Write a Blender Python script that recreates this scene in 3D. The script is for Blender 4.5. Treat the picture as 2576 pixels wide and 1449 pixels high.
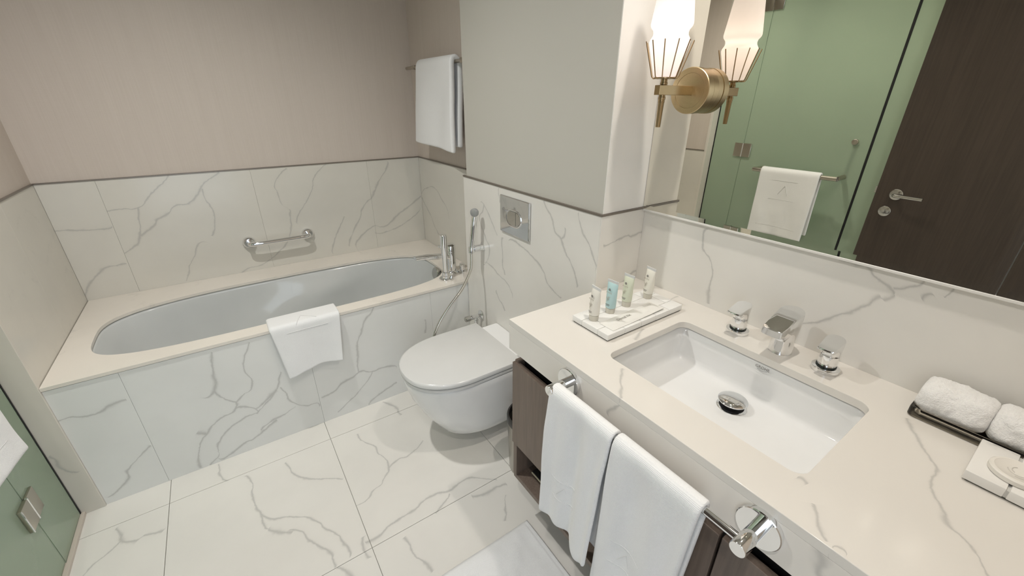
import bpy, bmesh, math, random
from mathutils import Vector, Matrix, noise as mnoise

# ------------------------------------------------------------------ scene, camera, lights
for o in list(bpy.data.objects):
    bpy.data.objects.remove(o, do_unlink=True)
scene = bpy.context.scene
COL = scene.collection
PI = math.pi
CEIL = 2.45

cam_data = bpy.data.cameras.new('camera')
cam_data.sensor_fit = 'HORIZONTAL'
cam_data.sensor_width = 36.0
cam_data.lens = 1034.54 * 36.0 / 2576.0
cam_data.clip_start = 0.02
cam = bpy.data.objects.new('camera', cam_data)
COL.objects.link(cam)
_r = ((0.82404333, -0.56651726, 0.00328309), (-0.23248003, -0.34343359, -0.90994857), (0.51662909, 0.7490738, -0.41470811))
cam.matrix_world = Matrix(((_r[0][0], -_r[1][0], -_r[2][0], 0.68057),
                           (_r[0][1], -_r[1][1], -_r[2][1], -2.64073),
                           (_r[0][2], -_r[1][2], -_r[2][2], 1.45738), (0, 0, 0, 1)))
scene.camera = cam

world = bpy.data.worlds.new('world')
scene.world = world
world.use_nodes = True
world.node_tree.nodes['Background'].inputs[0].default_value = (0.80, 0.90, 1.0, 1)
world.node_tree.nodes['Background'].inputs[1].default_value = 2.2

vs = scene.view_settings
vs.view_transform = 'Standard'
vs.look = 'None'
vs.gamma = 1.0
vs.use_curve_mapping = False
vs.exposure = -0.16
cy = scene.cycles
cy.max_bounces = 8
cy.diffuse_bounces = 4
cy.glossy_bounces = 4
cy.transmission_bounces = 4
cy.use_adaptive_sampling = True
cy.adaptive_threshold = 0.08
cy.adaptive_min_samples = 16
cy.caustics_reflective = True
cy.caustics_refractive = True
cy.blur_glossy = 0.6
cy.sample_clamp_indirect = 3.0
try:
    cy.use_denoising = True
    cy.denoiser = 'OPENIMAGEDENOISE'
except Exception:
    pass

# ceiling downlights: (x, y, watts, warm colour)
DOWNLIGHTS = [
    (0.62, -1.16, 84, (1.0, 0.985, 0.955), 150, 'over the floor between bathtub and glass'),
    (1.55, -2.20, 37, (1.0, 0.94, 0.86), 165, 'over the washbasin'),
    (0.45, -2.68, 37, (1.0, 0.955, 0.90), 162, 'near the wooden door'),
    (-0.55, -1.40, 62, (1.0, 0.98, 0.95), 160, 'added inside the shower to light the glass'),  # unseen lamp, added to brighten the frosted glass from behind
]
for (lx, ly, lw, lc, la, _n) in DOWNLIGHTS:
    ld = bpy.data.lights.new('downlight_lamp', 'SPOT')
    ld.energy = lw
    ld.color = lc
    ld.spot_size = math.radians(la)
    ld.spot_blend = 1.0
    ld.shadow_soft_size = 0.028
    lo = bpy.data.objects.new('downlight_lamp', ld)
    lo.location = (lx, ly, CEIL - 0.012)
    COL.objects.link(lo)

# portal guiding the daylight that comes in through the open doorway behind the camera
pd_ = bpy.data.lights.new('doorway_portal', 'AREA')
pd_.shape = 'RECTANGLE'
pd_.size = 0.86
pd_.size_y = 2.22
pd_.cycles.is_portal = True
pd_o = bpy.data.objects.new('doorway_portal', pd_)
pd_o.location = (0.37, -3.12, 1.11)
pd_o.rotation_euler = (math.radians(90), 0, 0)
COL.objects.link(pd_o)

# ------------------------------------------------------------------ helpers
WLOC = {}


def empty(name, loc, label=None, cat=None, group=None, kind=None):
    o = bpy.data.objects.new(name, None)
    o.empty_display_size = 0.05
    o.location = loc
    COL.objects.link(o)
    WLOC[o.name] = Vector(loc)
    return tag(o, label, cat, group, kind)


def tag(o, label=None, cat=None, group=None, kind=None):
    if label: o['label'] = label
    if cat: o['category'] = cat
    if group: o['group'] = group
    if kind: o['kind'] = kind
    return o


def obj(name, bm, m, parent=None, smooth=40, label=None):
    """bmesh in world coordinates -> one mesh object whose origin is at its own base"""
    bmesh.ops.recalc_face_normals(bm, faces=bm.faces[:])
    me = bpy.data.meshes.new(name)
    xs = [v.co for v in bm.verts]
    lo = Vector((min(c.x for c in xs), min(c.y for c in xs), min(c.z for c in xs)))
    hi = Vector((max(c.x for c in xs), max(c.y for c in xs), max(c.z for c in xs)))
    c = Vector(((lo.x + hi.x) / 2, (lo.y + hi.y) / 2, lo.z))
    bmesh.ops.translate(bm, verts=bm.verts[:], vec=-c)
    bm.to_mesh(me)
    bm.free()
    if smooth:
        for p in me.polygons: p.use_smooth = True
        me.set_sharp_from_angle(angle=math.radians(smooth))
    if m is not None: me.materials.append(m)
    o = bpy.data.objects.new(name, me)
    COL.objects.link(o)
    WLOC[o.name] = c
    if parent is not None:
        o.parent = parent
        o.location = c - WLOC[parent.name]
    else:
        o.location = c
    if label: o['label'] = label
    return o


def B(): return bmesh.new()


def box(bm, x0, x1, y0, y1, z0, z1, bev=0.0, seg=2):
    if x0 > x1: x0, x1 = x1, x0
    if y0 > y1: y0, y1 = y1, y0
    if z0 > z1: z0, z1 = z1, z0
    t = bmesh.new()
    bmesh.ops.create_cube(t, size=1.0)
    for v in t.verts:
        v.co = Vector((x0 + (v.co.x + .5) * (x1 - x0), y0 + (v.co.y + .5) * (y1 - y0), z0 + (v.co.z + .5) * (z1 - z0)))
    if bev > 0:
        bmesh.ops.bevel(t, geom=t.edges[:], offset=bev, segments=seg, affect='EDGES', profile=0.6)
    merge(bm, t)
    return bm


def merge(bm, t, mat=None):
    if mat is not None: bmesh.ops.transform(t, matrix=mat, verts=t.verts[:])
    me = bpy.data.meshes.new('tmp')
    t.to_mesh(me); t.free()
    bm.from_mesh(me)
    bpy.data.meshes.remove(me)


def loft(bm, rings, cap0=True, cap1=True, closed=True):
    n = len(rings[0])
    R = [[bm.verts.new(p) for p in r] for r in rings]
    for a, b in zip(R, R[1:]):
        for i in range(n if closed else n - 1):
            j = (i + 1) % n
            bm.faces.new((a[i], a[j], b[j], b[i]))
    if cap0: bm.faces.new(list(reversed(R[0])))
    if cap1: bm.faces.new(R[-1])
    return bm


def frame(d):
    d = Vector(d).normalized()
    a = Vector((0, 0, 1)) if abs(d.z) < .9 else Vector((1, 0, 0))
    u = d.cross(a).normalized()
    return u, d.cross(u).normalized(), d


def lathe(bm, base, axis, prof, n=32, cap0=True, cap1=True):
    """prof = [(distance along axis, radius)]"""
    u, w, d = frame(axis)
    b = Vector(base)
    rings = [[b + d * t + (u * math.cos(2 * PI * k / n) + w * math.sin(2 * PI * k / n)) * max(r, 1e-5) for k in range(n)] for t, r in prof]
    return loft(bm, rings, cap0, cap1)


def catmull(pts, n):
    pts = [Vector(p) for p in pts]
    P = [pts[0] * 2 - pts[1]] + pts + [pts[-1] * 2 - pts[-2]]
    out = []
    for i in range(1, len(P) - 2):
        for k in range(n):
            t = k / n
            a, b, c, d = P[i - 1], P[i], P[i + 1], P[i + 2]
            out.append(0.5 * ((2 * b) + (c - a) * t + (2 * a - 5 * b + 4 * c - d) * t * t + (3 * b - a - 3 * c + d) * t ** 3))
    out.append(pts[-1])
    return out


def tube(bm, path, r, n=12, cap=True, rads=None):
    path = [Vector(p) for p in path]
    rings = []
    u = None
    for i, p in enumerate(path):
        d = (path[min(i + 1, len(path) - 1)] - path[max(i - 1, 0)]).normalized()
        if u is None:
            u, w, _ = frame(d)
        else:
            u = (u - d * u.dot(d)).normalized()
            w = d.cross(u)
        rr = rads[i] if rads else r
        rings.append([p + (u * math.cos(2 * PI * k / n) + w * math.sin(2 * PI * k / n)) * rr for k in range(n)])
    return loft(bm, rings, cap, cap)


def rrect(x0, x1, y0, y1, r, z, n=6):
    """rounded rectangle, counter-clockwise ring of 4*(n+1) points"""
    out = []
    for cx, cyy, a0 in ((x1 - r, y1 - r, 0), (x0 + r, y1 - r, PI / 2), (x0 + r, y0 + r, PI), (x1 - r, y0 + r, 1.5 * PI)):
        for k in range(n + 1):
            a = a0 + PI / 2 * k / n
            out.append(Vector((cx + r * math.cos(a), cyy + r * math.sin(a), z)))
    return out


def plate_hole(bm, outer, inner, z0, z1):
    """horizontal plate with one hole, outline rings of (x, y)"""
    for z, top in ((z1, True), (z0, False)):
        o = [bm.verts.new((p[0], p[1], z)) for p in outer]
        i = [bm.verts.new((p[0], p[1], z)) for p in inner]
        es = [bm.edges.new((o[k], o[(k + 1) % len(o)])) for k in range(len(o))]
        es += [bm.edges.new((i[k], i[(k + 1) % len(i)])) for k in range(len(i))]
        bmesh.ops.triangle_fill(bm, edges=es, use_beauty=True, use_dissolve=False)
        if top: to, ti = o, i
    for A, Bq in ((to, o), (ti, i)):
        for k in range(len(A)):
            j = (k + 1) % len(A)
            bm.faces.new((A[k], A[j], Bq[j], Bq[k]))
    return bm


def text_mesh(body, size, extrude=0.0002):
    c = bpy.data.curves.new('lettering', 'FONT')
    c.body = body
    c.size = size
    c.extrude = extrude
    c.align_x = 'CENTER'
    c.resolution_u = 3
    t = bpy.data.objects.new('lettering', c)
    COL.objects.link(t)
    dg = bpy.context.evaluated_depsgraph_get()
    me = bpy.data.meshes.new_from_object(t.evaluated_get(dg))
    bm = bmesh.new()
    bm.from_mesh(me)
    bpy.data.objects.remove(t)
    bpy.data.curves.remove(c)
    bpy.data.meshes.remove(me)
    return bm


def axes(origin, x, y):
    x = Vector(x).normalized(); y = Vector(y).normalized(); z = x.cross(y)
    m = Matrix((x, y, z)).transposed().to_4x4()
    m.translation = Vector(origin)
    return m


# ------------------------------------------------------------------ materials
MATS = {}


def newmat(name):
    m = bpy.data.materials.new(name)
    m.use_nodes = True
    nt = m.node_tree
    return m, nt, nt.nodes['Principled BSDF']


def N(nt, t, **kw):
    n = nt.nodes.new(t)
    for k, v in kw.items(): setattr(n, k, v)
    return n


def math_node(nt, op, a, b=None, c=None, clamp=False):
    n = N(nt, 'ShaderNodeMath', operation=op, use_clamp=clamp)
    for i, v in enumerate((a, b, c)):
        if v is None: continue
        if isinstance(v, (int, float)): n.inputs[i].default_value = v
        else: nt.links.new(v, n.inputs[i])
    return n.outputs[0]


def vmath(nt, op, a, b=None, s=None):
    n = N(nt, 'ShaderNodeVectorMath', operation=op)
    for i, v in enumerate((a, b)):
        if v is None: continue
        if isinstance(v, (tuple, Vector)): n.inputs[i].default_value = v
        else: nt.links.new(v, n.inputs[i])
    if s is not None: n.inputs['Scale'].default_value = s
    return n.outputs['Value'] if op in ('DOT_PRODUCT', 'LENGTH') else n.outputs[0]


def noise_tex(nt, vec, scale, detail=3, rough=0.5, colour=False):
    n = N(nt, 'ShaderNodeTexNoise')
    n.inputs['Scale'].default_value = scale
    n.inputs['Detail'].default_value = detail
    n.inputs['Roughness'].default_value = rough
    if vec is not None: nt.links.new(vec, n.inputs['Vector'])
    return n.outputs['Color' if colour else 'Fac']


def mixc(nt, fac, a, b):
    n = N(nt, 'ShaderNodeMix', data_type='RGBA')
    for s, v in (('Factor', fac), ('A', a), ('B', b)):
        i = [k for k in n.inputs if k.name == s and (k.type == ('VALUE' if s == 'Factor' else 'RGBA'))][0]
        if isinstance(v, (int, float)): i.default_value = v
        elif isinstance(v, tuple): i.default_value = (*v, 1) if len(v) == 3 else v
        else: nt.links.new(v, i)
    return [k for k in n.outputs if k.type == 'RGBA'][0]


def ramp(nt, fac, lo, hi):
    n = N(nt, 'ShaderNodeMapRange', interpolation_type='SMOOTHSTEP')
    nt.links.new(fac, n.inputs[0])
    n.inputs[1].default_value = lo
    n.inputs[2].default_value = hi
    return n.outputs[0]


def bump(nt, p, h, strength, dist=0.001):
    n = N(nt, 'ShaderNodeBump')
    n.inputs['Strength'].default_value = strength
    n.inputs['Distance'].default_value = dist
    nt.links.new(h, n.inputs['Height'])
    nt.links.new(n.outputs[0], p.inputs['Normal'])


def simple(name, col, rough=0.4, metal=0.0, spec=0.5, coat=0.0):
    if name in MATS: return MATS[name]
    m, nt, p = newmat(name)
    g = N(nt, 'ShaderNodeNewGeometry')
    f = noise_tex(nt, g.outputs['Position'], 9.0, 2)
    nt.links.new(mixc(nt, f, tuple(c * .965 for c in col), tuple(min(1, c * 1.035) for c in col)), p.inputs['Base Color'])
    p.inputs['Roughness'].default_value = rough
    p.inputs['Metallic'].default_value = metal
    p.inputs['Specular IOR Level'].default_value = spec
    p.inputs['Coat Weight'].default_value = coat
    p.inputs['Coat Roughness'].default_value = 0.05
    MATS[name] = m
    return m

MARBLE = (0.80, 0.775, 0.725)
VEINC = (0.36, 0.355, 0.335)
_mcount = [0]


def split_mono(pts):
    """cut a polyline into pieces that run monotonically along their own chord"""
    a, b = Vector(pts[0]), Vector(pts[-1])
    d = b - a
    if d.length > 1e-6:
        t = [(Vector(p) - a).dot(d) for p in pts]
        if all(t[i + 1] > t[i] + 1e-6 for i in range(len(t) - 1)): return [pts]
    if len(pts) <= 2: return [pts]
    best, h = -1, len(pts) // 2
    for i in range(1, len(pts) - 1):
        q = Vector(pts[i])
        u = (d.normalized() if d.length > 1e-6 else Vector((1, 0)))
        w = q - a
        dist = abs(w.x * u.y - w.y * u.x) + (0.5 * abs(w.dot(u) - min(max(w.dot(u), 0), d.length)))
        if dist > best: best, h = dist, i
    return split_mono(pts[:h + 1]) + split_mono(pts[h:])


def marble(key, u_axis, v_axis, veins=(), base=MARBLE, rough=0.16, vein_strength=0.46, seed=0, generic=0.0, width=0.0017, cloud=1.0):
    """polished white porcelain marble with traced grey veins. u_axis / v_axis: 'x','y','z' of the surface"""
    _mcount[0] += 1
    m, nt, p = newmat('marble_%s' % key)
    g = N(nt, 'ShaderNodeNewGeometry')
    pos = g.outputs['Position']
    E = {'x': Vector((1, 0, 0)), 'y': Vector((0, 1, 0)), 'z': Vector((0, 0, 1))}
    eu, ev = E[u_axis], E[v_axis]
    acc = None
    wn = noise_tex(nt, pos, 17.0, 2)
    if veins:
        dis = noise_tex(nt, pos, 34.0, 3, 0.6, True)
        dv = vmath(nt, 'SCALE', vmath(nt, 'SUBTRACT', dis, (0.5, 0.5, 0.5)), None, 0.013)
        pd = vmath(nt, 'ADD', pos, dv)
        for wrel, line in veins:
            for pts in split_mono(line):
                a = Vector(pts[0]); L = (Vector(pts[-1]) - a).length
                if L < 1e-4: continue
                d = (Vector(pts[-1]) - a) / L
                nrm = Vector((-d.y, d.x))
                S = [(Vector(q) - a).dot(nrm) for q in pts]
                T = [(Vector(q) - a).dot(d) / L for q in pts]
                lo, hi = min(S) - .002, max(S) + .002
                rel = vmath(nt, 'SUBTRACT', pd, eu * a.x + ev * a.y)
                t = vmath(nt, 'DOT_PRODUCT', rel, (eu * d.x + ev * d.y) / L)
                s = vmath(nt, 'DOT_PRODUCT', rel, (eu * nrm.x + ev * nrm.y) / wrel)
                if len(pts) > 2:
                    fc = N(nt, 'ShaderNodeFloatCurve')
                    cm = fc.mapping
                    cv = cm.curves[0]
                    while len(cv.points) < len(T): cv.points.new(0.5, 0.5)
                    for q, tt, ss in zip(cv.points, sorted(T), [x for _, x in sorted(zip(T, S))]):
                        q.location = (min(max(tt, 0), 1), (ss - lo) / (hi - lo))
                    cm.update()
                    nt.links.new(t, fc.inputs['Value'])
                    f = math_node(nt, 'MULTIPLY_ADD', fc.outputs[0], (hi - lo) / wrel, lo / wrel)
                    dd = math_node(nt, 'ABSOLUTE', math_node(nt, 'SUBTRACT', s, f))
                else:
                    dd = math_node(nt, 'ABSOLUTE', s)
                inside = math_node(nt, 'COMPARE', t, 0.5, 0.5)
                dq = math_node(nt, 'MULTIPLY_ADD', inside, -9.0, math_node(nt, 'ADD', dd, 9.0))
                acc = dq if acc is None else math_node(nt, 'MINIMUM', acc, dq)
    vein = None
    if acc is not None:
        w = math_node(nt, 'MULTIPLY_ADD', math_node(nt, 'POWER', wn, 2.0), width * 4.6, width * 0.12)
        e = math_node(nt, 'DIVIDE', acc, w)
        vein = math_node(nt, 'EXPONENT', math_node(nt, 'MULTIPLY', math_node(nt, 'MULTIPLY', e, e), -0.55))
        halo = math_node(nt, 'EXPONENT', math_node(nt, 'MULTIPLY', acc, -150.0))
        vein = math_node(nt, 'MULTIPLY_ADD', halo, 0.07, math_node(nt, 'MULTIPLY', vein, vein_strength), clamp=True)
    if generic > 0:
        off = vmath(nt, 'ADD', pos, (seed * 3.17 + 1.3, seed * 1.71, seed * 2.3))
        dn = noise_tex(nt, off, 2.2, 6, 0.62, True)
        o2 = vmath(nt, 'ADD', off, vmath(nt, 'SCALE', vmath(nt, 'SUBTRACT', dn, (0.5, 0.5, 0.5)), None, 0.55))
        nn = noise_tex(nt, o2, 1.7, 1, 0.4)
        r = math_node(nt, 'ABSOLUTE', math_node(nt, 'SUBTRACT', nn, 0.5))
        gv = math_node(nt, 'EXPONENT', math_node(nt, 'MULTIPLY', r, -190.0))
        gv = math_node(nt, 'MULTIPLY', math_node(nt, 'MULTIPLY', gv, ramp(nt, wn, .42, .62)), generic)
        vein = gv if vein is None else math_node(nt, 'MAXIMUM', vein, gv)
    cl = noise_tex(nt, pos, 2.6, 4, 0.55)
    base_c = mixc(nt, ramp(nt, cl, .3, .75), tuple(c * (1 - .045 * cloud) for c in base), tuple(min(1, c * 1.02) for c in base))
    if vein is not None:
        base_c = mixc(nt, vein, base_c, VEINC)
    nt.links.new(base_c, p.inputs['Base Color'])
    p.inputs['Roughness'].default_value = rough
    p.inputs['Specular IOR Level'].default_value = 0.5
    return m


def veins_in(surf, u0, u1, v0, v1):
    out = []
    for w, l in VEINS.get(surf, ()):
        if max(q[0] for q in l) > u0 and min(q[0] for q in l) < u1 and max(q[1] for q in l) > v0 and min(q[1] for q in l) < v1:
            out.append((w, l))
    return out


def make_wallpaper():
    m, nt, p = newmat('linen_wallpaper')
    g = N(nt, 'ShaderNodeNewGeometry')
    mp = N(nt, 'ShaderNodeMapping')
    mp.inputs['Scale'].default_value = (1, 1, 0.022)
    nt.links.new(g.outputs['Position'], mp.inputs[0])
    mh = N(nt, 'ShaderNodeMapping')
    mh.inputs['Scale'].default_value = (0.05, 0.05, 1)
    nt.links.new(g.outputs['Position'], mh.inputs[0])
    a = noise_tex(nt, mp.outputs[0], 170, 3, .6)
    b = noise_tex(nt, mh.outputs[0], 420, 2, .5)
    c = noise_tex(nt, mp.outputs[0], 26, 2, .5)
    s = math_node(nt, 'ADD', math_node(nt, 'MULTIPLY', a, .55), math_node(nt, 'ADD', math_node(nt, 'MULTIPLY', b, .2), math_node(nt, 'MULTIPLY', c, .25)))
    nt.links.new(mixc(nt, ramp(nt, s, .3, .7), (0.60, 0.53, 0.465), (0.635, 0.565, 0.50)), p.inputs['Base Color'])
    p.inputs['Roughness'].default_value = 0.62
    p.inputs['Specular IOR Level'].default_value = 0.35
    bump(nt, p, a, 0.25, 0.0006)
    return m


def make_paint():
    m, nt, p = newmat('matt_off_white_paint')
    g = N(nt, 'ShaderNodeNewGeometry')
    f = noise_tex(nt, g.outputs['Position'], 260, 2)
    nt.links.new(mixc(nt, noise_tex(nt, g.outputs['Position'], 1.5, 2), (0.535, 0.52, 0.465), (0.565, 0.545, 0.49)), p.inputs['Base Color'])
    p.inputs['Roughness'].default_value = 0.7
    bump(nt, p, f, 0.12, 0.0004)
    return m


def make_wood(name, c0, c1, axis='z', rough=0.45):
    m, nt, p = newmat(name)
    g = N(nt, 'ShaderNodeNewGeometry')
    mp = N(nt, 'ShaderNodeMapping')
    mp.inputs['Scale'].default_value = (1, 1, .04) if axis == 'z' else (1, .04, 1)
    nt.links.new(g.outputs['Position'], mp.inputs[0])
    a = noise_tex(nt, mp.outputs[0], 120, 4, .65)
    b = noise_tex(nt, mp.outputs[0], 14, 2, .5)
    s = math_node(nt, 'ADD', math_node(nt, 'MULTIPLY', a, .65), math_node(nt, 'MULTIPLY', b, .35))
    nt.links.new(mixc(nt, ramp(nt, s, .3, .7), c0, c1), p.inputs['Base Color'])
    p.inputs['Roughness'].default_value = rough
    bump(nt, p, a, 0.2, 0.0004)
    return m


def make_towel(name, rib=None, col=(0.88, 0.88, 0.875), fs=620, bs=0.55, bd=0.0016):
    m, nt, p = newmat(name)
    g = N(nt, 'ShaderNodeNewGeometry')
    f = noise_tex(nt, g.outputs['Position'], fs, 2, .7)
    h = f
    if rib:
        wv = N(nt, 'ShaderNodeTexWave', bands_direction='X')
        mp = N(nt, 'ShaderNodeMapping')
        mp.inputs['Rotation'].default_value = rib
        nt.links.new(g.outputs['Position'], mp.inputs[0])
        nt.links.new(mp.outputs[0], wv.inputs[0])
        wv.inputs['Scale'].default_value = 130
        wv.inputs['Distortion'].default_value = 0.6
        h = math_node(nt, 'ADD', math_node(nt, 'MULTIPLY', wv.outputs[1], .5), math_node(nt, 'MULTIPLY', f, .7))
    nt.links.new(mixc(nt, ramp(nt, f, .3, .7), tuple(c * .94 for c in col), col), p.inputs['Base Color'])
    p.inputs['Roughness'].default_value = 0.95
    p.inputs['Specular IOR Level'].default_value = 0.15
    p.inputs['Sheen Weight'].default_value = 0.25
    p.inputs['Sheen Roughness'].default_value = 0.5
    bump(nt, p, h, bs, bd)
    return m


def make_frosted():
    m, nt, p = newmat('frosted_green_glass')
    g = N(nt, 'ShaderNodeNewGeometry')
    f = noise_tex(nt, g.outputs['Position'], 900, 2)
    nt.links.new(mixc(nt, f, (0.53, 0.655, 0.505), (0.56, 0.685, 0.535)), p.inputs['Base Color'])
    p.inputs['Roughness'].default_value = 0.26
    p.inputs['IOR'].default_value = 1.45
    p.inputs['Transmission Weight'].default_value = 0.62
    p.inputs['Coat Weight'].default_value = 0.15
    p.inputs['Coat Roughness'].default_value = 0.25
    return m


def make_shade():
    m, nt, p = newmat('opal_glass_lit')
    out = nt.nodes['Material Output']
    tr = N(nt, 'ShaderNodeBsdfTranslucent')
    tr.inputs[0].default_value = (0.62, 0.58, 0.57, 1)
    df = N(nt, 'ShaderNodeBsdfDiffuse')
    df.inputs[0].default_value = (0.8, 0.77, 0.76, 1)
    em = N(nt, 'ShaderNodeEmission')
    em.inputs[0].default_value = (1.0, 0.90, 0.86, 1)
    em.inputs[1].default_value = 0.37
    ms = N(nt, 'ShaderNodeMixShader')
    ms.inputs[0].default_value = 0.45
    nt.links.new(tr.outputs[0], ms.inputs[1])
    nt.links.new(df.outputs[0], ms.inputs[2])
    ad = N(nt, 'ShaderNodeAddShader')
    nt.links.new(ms.outputs[0], ad.inputs[0])
    nt.links.new(em.outputs[0], ad.inputs[1])
    nt.links.new(ad.outputs[0], out.inputs[0])
    return m


def make_brass():
    m, nt, p = newmat('brushed_brass')
    g = N(nt, 'ShaderNodeNewGeometry')
    f = noise_tex(nt, g.outputs['Position'], 300, 2)
    nt.links.new(mixc(nt, f, (0.52, 0.40, 0.235), (0.60, 0.465, 0.28)), p.inputs['Base Color'])
    p.inputs['Metallic'].default_value = 1
    p.inputs['Roughness'].default_value = 0.30
    p.inputs['Anisotropic'].default_value = 0.75
    t = N(nt, 'ShaderNodeTangent', direction_type='RADIAL', axis='X')
    nt.links.new(t.outputs[0], p.inputs['Tangent'])
    return m


def make_acrylic():
    m, nt, p = newmat('clear_acrylic')
    tr = N(nt, 'ShaderNodeBsdfTransparent')
    g = N(nt, 'ShaderNodeNewGeometry')
    nt.links.new(mixc(nt, noise_tex(nt, g.outputs['Position'], 20), (0.84, 0.81, 0.75), (0.88, 0.85, 0.79)), tr.inputs[0])
    gl = N(nt, 'ShaderNodeBsdfGlossy')
    gl.inputs['Roughness'].default_value = 0.04
    fr = N(nt, 'ShaderNodeFresnel')
    fr.inputs[0].default_value = 1.49
    ms = N(nt, 'ShaderNodeMixShader')
    nt.links.new(fr.outputs[0], ms.inputs[0])
    nt.links.new(tr.outputs[0], ms.inputs[1])
    nt.links.new(gl.outputs[0], ms.inputs[2])
    nt.links.new(ms.outputs[0], nt.nodes['Material Output'].inputs[0])
    return m


def make_emit(name, col, s):
    m, nt, p = newmat(name)
    p.inputs['Base Color'].default_value = (*col, 1)
    p.inputs['Emission Color'].default_value = (*col, 1)
    p.inputs['Emission Strength'].default_value = s
    return m

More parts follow.
